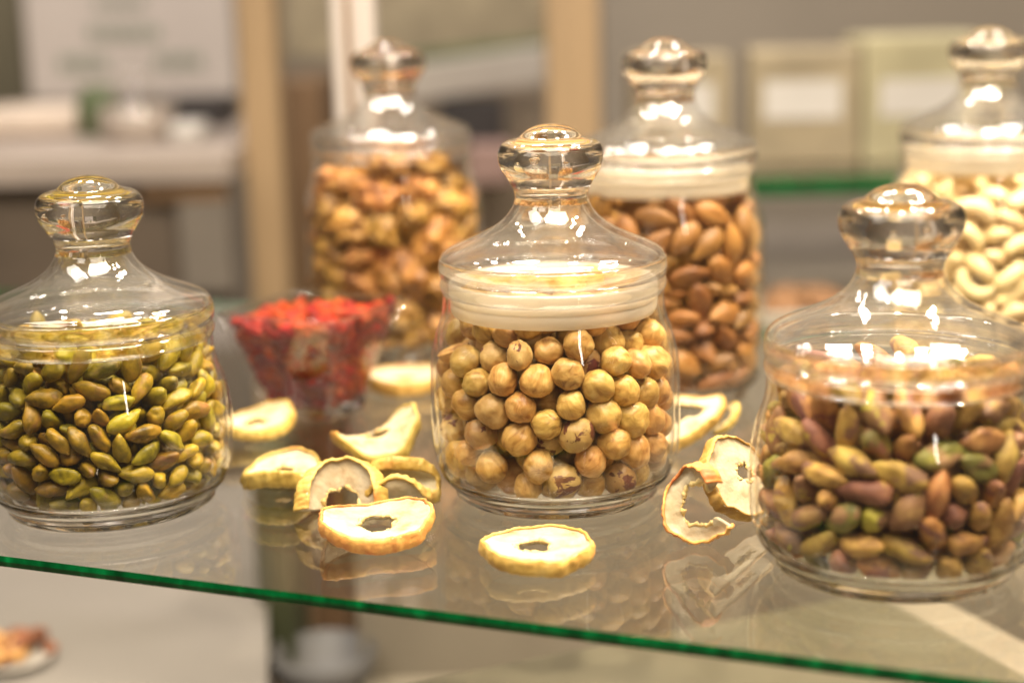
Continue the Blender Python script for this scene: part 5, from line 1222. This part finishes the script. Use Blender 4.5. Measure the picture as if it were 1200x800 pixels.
# ------------------------------------------------------------------ dried apple rings
def apple_ring(label, deform, loc, rz, seed, r_out=20.5, r_in=6.5, h=2.0, peel=M_PEEL, arc=(0, 360), squash=1.0, rim=2.9, wob=0.07, hole_off=(0, 0)):
    """ring of flesh, thing's own mesh, with its crinkled peel as a part.  deform maps mm coordinates"""
    nt_, ns = 120, 9
    full = arc[1] - arc[0] >= 360
    m = nt_ if full else nt_ + 1
    th = [R_(arc[0] + (arc[1] - arc[0]) * i / nt_) for i in range(m)]

    def ro(t):
        d = Vector((math.cos(t), math.sin(t), 0))
        return r_out * (1 + wob * fbm(d, 1.3, seed, 2) + 0.030 * fbm(d, 3.2, seed + 2, 2) + 0.020 * fbm(d, 7, seed + 1, 2)) * (1 if squash == 1 else 1 / math.sqrt((math.cos(t)) ** 2 + (math.sin(t) / squash) ** 2))

    def ri(t):
        d = Vector((math.cos(t), math.sin(t), 0))
        return r_in * (1 + 0.28 * fbm(d, 1.4, seed + 7, 2) + 0.10 * fbm(d, 4, seed + 8, 2))

    def warp(t):
        d = Vector((math.cos(t), math.sin(t), 0))
        return 1.5 * fbm(d, 1.2, seed + 11, 2)

    def crink(t, ph=0):
        return 0.20 * math.sin(t * 33 + 4 * fbm((math.cos(t), math.sin(t), 0), 3, seed + 5) + ph) + 0.95 * fbm((math.cos(t), math.sin(t), ph * .2), 9, seed + 6, 2)

    # flesh: closed loop of section points per angle
    def section(t):
        a, b, wv = ri(t), ro(t), warp(t)
        pts = []
        hx, hy = hole_off
        for k in range(ns + 1):
            s = k / ns
            r = a + (b - .5 - a) * s
            th_ = h * (0.45 + 0.55 * min(1, s * 3)) * (1 - 0.32 * math.sin(math.pi * min(1, s * 1.02))) + (rim - h) * .75 * max(0, (s - .72) / .28) ** 2
            f = (1 - s)
            bump = 0.30 * fbm((r * math.cos(t) * .1, r * math.sin(t) * .1, 1), 2.2, seed + 9, 2)
            pts.append((r, th_ + bump + wv * s * .5, f))
        for k in range(ns, -1, -1):
            s = k / ns
            r = a + (b - .5 - a) * s
            th_ = h * (0.45 + 0.55 * min(1, s * 3)) * (1 - 0.25 * math.sin(math.pi * min(1, s * 1.02)))
            pts.append((r, -th_ + wv * s * .5, 1 - s))
        return [(r * math.cos(t) + hx * f, r * math.sin(t) + hy * f, z) for r, z, f in pts]

    def peel_section(t):
        b, wv = ro(t), warp(t) * .5
        pts = []
        for k in range(9):
            a = -math.pi / 2 * 1.06 + math.pi * 1.06 * k / 8
            cr = crink(t, k * .5)
            pts.append((b - 1.15 + (1.35 + cr * .8) * max(0.02, math.cos(a)) ** .8, (rim + .25 + cr * .35) * math.sin(a) + wv))
        for k in range(8, -1, -1):
            a = -math.pi / 2 + math.pi * k / 8
            pts.append((b - 1.5 + 0.6 * math.cos(a), (rim - .5) * math.sin(a) + wv))
        return [(r * math.cos(t), r * math.sin(t), z) for r, z in pts]

    def build(sec):
        bm = bmesh.new()
        rings = []
        for t in th:
            rings.append([bm.verts.new(Vector(deform(*p)) * 0.001) for p in sec(t)])
        pairs = list(zip(rings, rings[1:])) + ([(rings[-1], rings[0])] if full else [])
        for a, b in pairs:
            n = len(a)
            for i in range(n):
                bm.faces.new((a[i], a[(i + 1) % n], b[(i + 1) % n], b[i]))
        if not full:
            bm.faces.new(rings[0])
            bm.faces.new(list(reversed(rings[-1])))
        return bm
    def core_section(t):
        a = ri(t)
        d = (math.cos(t), math.sin(t), 0)
        q = 0.75 + 1.1 * max(-.4, fbm(d, 3.0, seed + 15, 2)) + 0.3 * fbm(d, 9, seed + 16, 2)
        hx, hy = hole_off
        pts = []
        for k in range(8):
            an = 2 * math.pi * k / 8
            rr_ = a + .15 + q * math.cos(an) * .9
            pts.append((rr_ * math.cos(t) + hx, rr_ * math.sin(t) + hy, h * .25 + q * 1.0 * math.sin(an)))
        return pts
    fb, pb, cb = build(section), build(peel_section), build(core_section)
    zmin = min(min(v.co.z for v in fb.verts), min(v.co.z for v in pb.verts))
    for b_ in (fb, pb, cb):
        bmesh.ops.translate(b_, verts=b_.verts, vec=(0, 0, -zmin + 0.0003))
    o = link('apple_ring', fb, M_FLESH)
    o.location = loc
    o.rotation_euler = (0, 0, rz)
    link('peel', pb, peel, o)
    link('core_edge', cb, M_CORE, o)
    tag(o, label, 'apple ring', 'dried apple rings on the glass shelf')
    return o


def fold_y(rho, off=0.0):
    """fold along the X axis into a taco whose two edges stand up"""
    def f(x, y, z):
        a = (y - off) / rho
        rr = rho - z
        return (x, rr * math.sin(a), rho - rr * math.cos(a))
    return f


def cup_x(rho):
    """curl round an axis parallel to Y: the two sides come up (towards +z)"""
    def f(x, y, z):
        a = x / rho
        rr = rho - z
        return (rr * math.sin(a), y, rho - rr * math.cos(a))
    return f


def twist(k):
    def f(x, y, z):
        a = k * y
        return (x * math.cos(a) - z * math.sin(a), y, x * math.sin(a) + z * math.cos(a))
    return f


def chain(*fs):
    def f(x, y, z):
        p = (x, y, z)
        for g in fs:
            p = g(*p)
        return p
    return f


def rot(axis, deg):
    M = Matrix.Rotation(R_(deg), 3, axis)

    def f(x, y, z):
        return tuple(M @ Vector((x, y, z)))
    return f


def sag(kx, ky, kxy=0.0):
    def f(x, y, z):
        return (x, y, z + kx * x * x + ky * y * y + kxy * x * y)
    return f


def P(px, py, z=0.0):
    v = at_z(px, py, z)
    return (v.x, v.y, 0.0)


apple_ring('cream apple ring lying flat alone nearest the green shelf edge', chain(sag(.003, .0, .003)), P(630, 658), R_(6), 3, r_out=20.0, r_in=6.4, hole_off=(-1, 3.0), rim=2.9, wob=.09)
apple_ring('flat apple ring with reddish rim in front of the arched ring', chain(sag(.007, -.002, .004), rot('X', 2)), P(440, 631), R_(5), 8, r_out=21.5, r_in=7.6, hole_off=(1, 1), rim=2.9, peel=M_PEEL_RED, wob=.09)
apple_ring('arched half of an apple ring standing upright with thick yellow peel', chain(cup_x(19), rot('X', 58)), P(402, 596), R_(6), 14, r_out=19.5, r_in=7.2, rim=3.4, arc=(-8, 188), wob=.06, h=1.7)
apple_ring('folded apple ring with closed yellow lips touching the hazelnut jar', chain(fold_y(6.6, 1.0), rot('X', 34)), P(470, 586), R_(-4), 21, r_out=16.5, r_in=4.0, rim=2.4, h=1.5)
apple_ring('apple ring curled up to a point between berry cup and hazelnut jar', chain(sag(.015, -.020, .014), rot('Y', -12), rot('X', -1)), P(443, 545), R_(14), 27, r_out=19.5, r_in=5.5, rim=2.7, wob=.16)
apple_ring('low crinkled apple ring beside the pistachio jar behind the arch', chain(sag(-.006, .010, -.008), rot('X', 2)), P(333, 570), R_(-20), 33, r_out=16.5, r_in=5.0, rim=3.4, wob=.14)
apple_ring('blurred apple ring at the foot of the berry cup', chain(sag(.008, -.003, .008), rot('Y', -8)), P(299, 511), R_(25), 39, r_out=18.5, r_in=6, rim=2.9)
apple_ring('blurred apple ring farthest back at the foot of the walnut jar', chain(sag(.003, .0, .002)), P(474, 456), R_(0), 45, r_out=20.5, r_in=5, rim=3.6)
apple_ring('wide hollow apple ring lying between hazelnut jar and almond jar', chain(sag(.010, -.010, .008), rot('X', 14)), P(799, 519), R_(-30), 51, r_out=20.5, r_in=10.5, rim=2.6, wob=.14, hole_off=(-2, 1))
apple_ring('thin broken strip of apple ring at the foot of the almond jar', chain(twist(.05), rot('X', 30)), P(846, 507), R_(-60), 55, r_out=9.5, r_in=5.5, rim=1.5, h=1.0, arc=(-70, 110), wob=.12)
apple_ring('pale apple ring leaning upright against the purple pistachio jar', chain(sag(.006, -.008, .006), rot('Z', 30), rot('Y', 58)), P(862, 606), R_(-48), 57, r_out=16.5, r_in=4.2, rim=3.0, wob=.12, hole_off=(2, 4))
apple_ring('twisted narrow apple ring standing on edge with a red brown foot', chain(twist(.045), rot('X', 84), rot('Z', -40)), P(820, 637), R_(0), 63, r_out=14.5, r_in=7.8, rim=3.4, peel=M_PEEL_RED, h=1.5, arc=(48, 332), wob=.14)


# ------------------------------------------------------------------ the shop behind and below, far out of focus
def slab(name, x0, x1, y0, y1, z0, z1, mat, label=None, cat=None, bevel=0.003, rz=0.0, parent=None, kind=None, group=None):
    bm = bmesh.new()
    cx, cy_, cz = (x0 + x1) / 2, (y0 + y1) / 2, (z0 + z1) / 2
    if parent is None:
        box_bm(bm, 0, 0, 0, x1 - x0, y1 - y0, z1 - z0, bevel)
        o = link(name, bm, mat, smooth=False)
        o.location = (cx, cy_, cz)
        o.rotation_euler = (0, 0, rz)
    else:
        pl_ = parent.location
        box_bm(bm, cx - pl_.x, cy_ - pl_.y, cz - pl_.z, x1 - x0, y1 - y0, z1 - z0, bevel)
        o = link(name, bm, mat, parent, smooth=False)
    return tag(o, label, cat, group, kind)


def span(px0, px1, py0, py1, y, depth):
    a, b = at_y(px0, py0, y), at_y(px1, py1, y)
    c, d = at_y(px0, py1, y), at_y(px1, py0, y)
    return (a.x + c.x) / 2, (b.x + d.x) / 2, y, y + depth, min(b.z, c.z), max(a.z, d.z)


M_WALL = plain('shop_wall_paint', (0.24, 0.20, 0.155), 0.8, .15, 2.0)
M_FLOOR = plain('shop_floor_beige', (0.50, 0.41, 0.29), 0.5, .12, 3.0)
M_WOOD = plain('honey_wood', (0.33, 0.225, 0.125), 0.5, .22, 9.0, stretch=(1, 1, .12))
M_WOODD = plain('dark_wood', (0.16, 0.095, 0.05), 0.5, .25, 9.0, stretch=(1, 1, .12))
M_ALU = plain('brushed_aluminium', (0.34, 0.30, 0.275), 0.5, .06, 40, metallic=0.15, stretch=(1, 1, .05))
M_SIGN = plain('sign_paper', (0.46, 0.41, 0.38), 0.7, .05, 5)
M_PRINT = plain('faded_green_print', (0.21, 0.23, 0.18), 0.7, .1, 30)
M_COUNTER = plain('pale_counter_top', (0.36, 0.30, 0.26), 0.5, .1, 6)
M_DARK = plain('dark_brown_panel', (0.10, 0.075, 0.055), 0.6, .3, 5)
M_GREY = plain('warm_grey_panel', (0.40, 0.36, 0.32), 0.55, .06, 3)
M_GREEN = plain('leaf_green_card', (0.09, 0.12, 0.05), 0.6, .25, 20)
M_TAN = plain('tan_packaging', (0.30, 0.245, 0.16), 0.6, .3, 14)
M_YEL = plain('pale_yellow_packaging', (0.38, 0.34, 0.215), 0.6, .22, 14)
M_WHITE = plain('white_label', (0.52, 0.49, 0.46), 0.6, .04, 20)
M_BLACK = plain('near_black_plastic', (0.035, 0.03, 0.03), 0.5, .3, 10)
M_OLIVE = plain('dark_olive_panel', (0.115, 0.10, 0.065), 0.5, .2, 8)
M_BROWNNUT = plain('roasted_brown', (0.24, 0.12, 0.05), 0.6, .4, 60, bump=.4)
M_PORC = plain('grey_porcelain', (0.11, 0.105, 0.105), 0.6, .06, 10)

wall = slab('wall', -4, 4, 3.4, 3.5, -1.4, 2.2, M_WALL, 'dim brown grey wall at the back of the shop', 'wall', 0, kind='structure')
flo = slab('floor', -4, 4, -1.5, 3.4, -1.25, -1.2, M_FLOOR, 'beige shop floor far below the shelf', 'floor', 0, kind='structure')

# aluminium upright of the show case
x0, x1, y0, y1, _, _ = span(387, 440, 0, 100, 1.07, .03)
post = empty('display_post', ((x0 + x1) / 2, 1.085, -1.2))
tag(post, 'pale metal upright of the display case rising behind the walnut jar', 'post')
slab('upright', x0, x1, y0, y1, -1.2, 0.9, M_ALU, parent=post, bevel=.004)
slab('channel', x0 + .010, x0 + .014, y0 - .0015, y0 + .002, -1.19, 0.89, M_WOODD, parent=post, bevel=0)

# wooden uprights
x0, x1, y0, y1, _, _ = span(278, 322, 0, 100, 1.75, .06)
o = slab('wooden_post', x0, x1, y0, y1, -1.2, 1.4, M_WOOD, 'honey coloured wooden post beside the pale sign', 'post', .004)
x0, x1, y0, y1, _, _ = span(322, 384, 95, 400, 1.95, .25)
slab('cabinet_side', x0, x1, y0, y1, -1.2, at_y(350, 95, 1.95).z, M_WOODD, 'dark brown cabinet side next to the honey wooden post', 'cabinet', .004)
x0, x1, y0, y1, _, _ = span(640, 703, 0, 100, 1.75, .07)
slab('wooden_post', x0, x1, y0, y1, -1.2, 1.4, M_WOOD, 'honey coloured wooden post above the hazelnut jar', 'post', .004)

# sign with faded lettering
x0, x1, y0, y1, z0, z1 = span(28, 272, -60, 112, 2.3, .02)
sign = empty('shop_sign', ((x0 + x1) / 2, y0, z0))
tag(sign, 'pale paper sign with rows of faded green print beside the wooden post', 'sign')
slab('sign_board', x0, x1, y0, y1, z0, z1, M_SIGN, parent=sign)
for (a, b, t, u) in ((112, 172, 0, 10), (104, 190, 31, 47), (70, 128, 66, 84), (182, 240, 64, 80)):
    n_ = max(3, int((b - a) / 13))
    for k in range(n_):
        q0, q1 = a + (b - a) * k / n_, a + (b - a) * (k + .72) / n_
        xx0, xx1, _, _, zz0, zz1 = span(q0, q1, t, u, y0 - .0015, 0)
        slab('print_mark', xx0, xx1, y0 - .0015, y0 - .0003, zz0, zz1, M_PRINT, parent=sign, bevel=0)
x0, x1, y0, y1, z0, z1 = span(-90, 27, -60, 132, 2.45, .1)
slab('dark_board', x0, x1, y0, y1, z0, z1, M_OLIVE, 'dark olive board left of the pale sign', 'board')

# counter on the far side with goods
ct_z = 0.048
yF = 1.66
bmx = at_y(268, 190, yF).x
cnt = empty('far_counter', (-.7, yF, -1.2))
tag(cnt, 'pale topped counter across the aisle behind the pistachio jar', 'counter')
slab('counter_top', -1.4, bmx, yF, 2.25, ct_z - .03, ct_z, M_COUNTER, parent=cnt)
slab('front_panel', -1.4, bmx - .01, yF + .03, yF + .06, -1.2, ct_z - .032, M_DARK, parent=cnt)
xa, xb, _, _, za, zb = span(160, 262, 196, 238, yF, 0)
slab('drawer_front', xa, xb, yF + .012, yF + .029, za, zb, M_WOODD, parent=cnt)
xa, xb, _, _, za, zb = span(208, 268, 240, 345, yF, 0)
slab('grey_door', xa, xb, yF + .010, yF + .029, za, zb, plain('grey_brown_door', (0.17, .145, .12), .6), parent=cnt)
v = at_y(116, 150, 1.95)
bm = bmesh.new()
lathe(bm, [(0, 0), (22, 0), (25, 40), (20, 46), (20, 60), (0, 60)], 24)
o = link('green_tub', bm, M_GREEN)
o.location = (v.x, 1.95, ct_z)
tag(o, 'small green tub on the far counter under the sign', 'tub')
# glass jar on the far counter
v = at_y(162, 160, 1.85)
fj = empty('far_jar', (v.x, 1.85, ct_z))
tag(fj, 'blurred glass jar with pale contents on the far counter', 'jar')
bm = bmesh.new()
lathe(bm, [(0, 1), (38, 1), (42, 8), (42, 40), (0, 40)], 32)
link('contents', bm, M_COUNTER, fj)
bm = bmesh.new()
lathe(bm, [(44, 0), (46, 10), (46, 45), (36, 52), (14, 62), (12, 70), (18, 78), (14, 86), (0, 88)], 32)
link('jar_glass', bm, M_THIN, fj)
x0, x1, y0, y1, z0, z1 = span(190, 264, 116, 160, 2.05, .10)
slab('dark_crate', x0, x1, y0, y1, ct_z, z1, M_BLACK, 'dark crate on the far counter right of the glass jar', 'crate')
x0, x1, y0, y1, z0, z1 = span(196, 236, 145, 170, 1.8, .06)
slab('cream_packet', x0, x1, y0, y1, ct_z, z1, M_WHITE, 'cream packet in front of the dark crate on the far counter', 'packet', .008)
x0, x1, y0, y1, z0, z1 = span(-30, 92, 128, 170, 1.95, .12)
slab('pale_parcel', x0, x1, y0, y1, ct_z, z1, plain('cream_wrap', (0.60, .50, .42), .6), 'wide cream parcel on the far counter below the dark board', 'parcel', .012)

# middle: tan board, green strip, grey canopy, dark box
x0, x1, y0, y1, z0, z1 = span(330, 640, -80, 62, 2.6, .04)
slab('tan_board', x0, x1, y0, y1, z0, z1, M_TAN, 'tan board high between the two wooden posts', 'board')
x0, x1, y0, y1, z0, z1 = span(440, 640, 58, 72, 2.45, .04)
o = slab('green_trim', x0, x1, y0, y1, z0, z1, M_GREEN, 'green strip along the foot of the tan board', 'trim')
o.rotation_euler = (0, R_(-5), 0)
x0, x1, y0, y1, z0, z1 = span(455, 645, 70, 108, 2.2, .10)
o = slab('grey_ledge', x0, x1, y0, y1, z0, z1, M_GREY, 'sloping grey ledge between walnut jar and hazelnut jar', 'ledge')
o.rotation_euler = (0, R_(-7), 0)
x0, x1, y0, y1, z0, z1 = span(480, 640, 108, 420, 2.35, .10)
slab('tan_cupboard', x0, x1, y0, y1, -1.2, z1, plain('muted_tan', (0.27, .21, .15), .6), 'muted tan cupboard under the sloping grey ledge', 'cupboard')
x0, x1, y0, y1, z0, z1 = span(514, 592, 118, 170, 2.2, .08)
slab('dark_box', x0, x1, y0, y1, z0, z1, M_BLACK, 'dark box behind the shoulder of the walnut jar', 'box')
x0, x1, y0, y1, z0, z1 = span(548, 600, 172, 215, 2.1, .08)
slab('pink_box', x0, x1, y0, y1, z0, z1, plain('dusty_pink_card', (0.34, .22, .19), .6), 'dusty pink box beside the hazelnut jar lid', 'box')

# right: grey cabinet, second glass shelf with labelled packets
x0, x1, y0, y1, z0, z1 = span(704, 1420, -90, 240, 2.3, .05)
slab('grey_cabinet', x0, x1, y0, y1, -1.2, z1, plain('cabinet_grey', (0.24, .205, .165), .6, .08, 3), 'brownish grey cabinet back behind the almond and cashew jars', 'cabinet')
s2z = at_y(1000, 206, 1.55).z
glass_shelf(Vector((.12, 1.55, 0)), Vector((1.0, 1.55, 0)), Vector((0, 1, 0)), .35, .018, s2z, 'far glass shelf with thick green edge under the labelled packets')
GP = 'labelled packets on the far glass shelf'
for (a, b, t, lt, lb, mat, lab) in ((745, 858, 66, 100, 142, M_TAN, 'tan packet with white label beside the almond jar'),
                                    (878, 1008, 58, 96, 138, M_TAN, 'wide tan packet with white label in the gap between two jars'),
                                    (1012, 1150, 42, 94, 134, M_YEL, 'pale yellow packet with white label behind the cashew jar')):
    x0, x1, y0, y1, z0, z1 = span(a, b, t, 190, 1.66, .08)
    pk = empty('packet', ((x0 + x1) / 2, 1.66, s2z))
    pk.rotation_euler = (0, 0, R_({'t': 3, 'w': -4}.get(lab[0], 6)))
    tag(pk, lab, 'packet', GP)
    slab('packet_body', x0, x1, y0, y1, s2z + .0005, z1, mat, parent=pk, bevel=.006)
    xx0, xx1, _, _, zz0, zz1 = span(a + 18, b - 22, lt, lb, 1.658, 0)
    slab('white_label', xx0, xx1, 1.6575, 1.6595, zz0, zz1, M_WHITE, parent=pk, bevel=0)
# brown nuts in a bowl, lower tier
v = at_y(940, 372, 1.45)
bw = empty('nut_bowl', (v.x, 1.45, v.z - .02))
tag(bw, 'blurred bowl heaped with brown nuts between almond jar and right jar', 'bowl')
bm = bmesh.new()
lathe(bm, [(0, 0), (26, 0), (40, 12), (52, 26), (49, 26), (38, 14), (0, 8)], 32)
link('bowl', bm, M_BLACK, bw)
bm = bmesh.new()
rs = random.Random(4)
for k in range(60):
    a, r = rs.uniform(0, 6.28), 44 * math.sqrt(rs.random())
    z = 26 + 16 * (1 - (r / 46) ** 2) + rs.uniform(-3, 3)
    bmesh.ops.create_icosphere(bm, subdivisions=1, radius=.009, matrix=Matrix.Translation((r * .001 * math.cos(a), r * .001 * math.sin(a), z * .001)))
tag(link('nut_heap', bm, M_BROWNNUT, bw), kind='stuff')
x0, x1, y0, y1, z0, z1 = span(700, 1300, 372, 500, 1.35, .6)
slab('lower_tier', x0, x1, 1.38, 2.25, v.z - .05, v.z - .0205, plain('tier_grey', (0.20, .17, .14), .5), 'grey lower tier carrying the bowl of brown nuts', 'shelf')

# below the glass shelf
c0, c1 = at_z(313, 805, -.22), at_z(313, 560, -.22)
cd = (c1 - c0).normalized()
cn = Vector((-cd.y, cd.x, 0))
bm = bmesh.new()
fr = [c0 - cd * .35, c1, c1 + cn * .9, c0 - cd * .35 + cn * .9]
vt = [bm.verts.new(q) for q in fr]
vb = [bm.verts.new(q + Vector((0, 0, -1.0))) for q in fr]
bm.faces.new(vt)
bm.faces.new(vb)
for i in range(4):
    bm.faces.new((vt[i], vt[(i + 1) % 4], vb[(i + 1) % 4], vb[i]))
o = link('side_cabinet', bm, plain('taupe_laminate', (0.215, .193, .172), .45, .05, 3), smooth=False)
tag(o, 'taupe laminate cabinet top below the pistachio jar', 'cabinet')
v = at_z(14, 778, -.22)
pl8 = empty('fruit_dish', (v.x, v.y, -.219))
tag(pl8, 'blurred dish of brown and orange dried fruit below the shelf corner', 'dish')
bm = bmesh.new()
lathe(bm, [(0, 0), (16, 0), (27, 5), (26, 7), (16, 3), (0, 3)], 32)
link('dish', bm, M_GREY, pl8)
rs = random.Random(9)
M_RUST = plain('rust_brown_fruit', (0.20, 0.07, 0.03), .6, .4, 60)
for mat, nm, (ox, oy) in ((M_RUST, 'brown_fruit_heap', (.004, .006)), (plain('orange_fruit', (.55, .30, .10), .5, .3, 50), 'orange_fruit_heap', (-.008, -.006))):
    bm = bmesh.new()
    for k in range(26):
        a, r = rs.uniform(0, 6.28), 20 * math.sqrt(rs.random())
        bmesh.ops.create_icosphere(bm, subdivisions=1, radius=.006, matrix=Matrix.Translation((ox + r * .001 * math.cos(a), oy + r * .001 * math.sin(a), .006 + .010 * (1 - r / 22) + rs.uniform(0, .004))))
    tag(link(nm, bm, mat, pl8), kind='stuff')
# lower floor of the case
slab('case_floor', -.115, 1.2, .45, 1.06, -.30, -.28, plain('beige_case_floor', (0.31, .27, .215), .5, .08, 4), 'beige floor of the display case deep under the glass shelf', 'case floor', 0)
v = at_z(330, 790, -.275)
o = slab('green_carton', v.x - .014, v.x + .011, v.y, v.y + .08, -.2797, -.11, plain('olive_card', (.05, .055, .025), .6), 'dark olive carton beside the taupe cabinet under the shelf', 'carton')
v = at_z(380, 800, -.275)
bm = bmesh.new()
lathe(bm, [(0, 0), (24, 0), (34, 12), (38, 30), (35, 30), (31, 14), (0, 6)], 32)
o = link('grey_bowl', bm, M_PORC)
o.location = (v.x, v.y, -.2795)
tag(o, 'grey porcelain bowl beside the dark green bottle under the shelf', 'bowl')
slab('case_back', -.115, 1.2, 1.06, 1.075, -.30, -.02, plain('beige_case_back', (0.22, .19, .15), .5, .06, 4), 'beige back panel of the display case below the glass shelf', 'panel', 0)
v = at_z(1111, 733, -.10)
u = at_z(1200, 781, -.10)
d = (u - v).normalized()
ang = math.atan2(d.y, d.x)
across = Vector((-d.y, d.x, 0))
c = v + d * .12 - across * .15
bm = bmesh.new()
box_bm(bm, 0, 0, 0, .36, .30, .17, .004)
o = link('olive_cabinet', bm, M_OLIVE, smooth=False)
o.rotation_euler = (0, 0, ang)
o.location = (c.x, c.y, -.187)
tag(o, 'dark olive cabinet under the jar nearest the edge', 'cabinet')
bm = bmesh.new()
box_bm(bm, 0, .164, .0, .36, .027, .165, .002)
link('pale_trim', bm, plain('dull_trim', (0.24, .20, .15), .5), o, smooth=False)
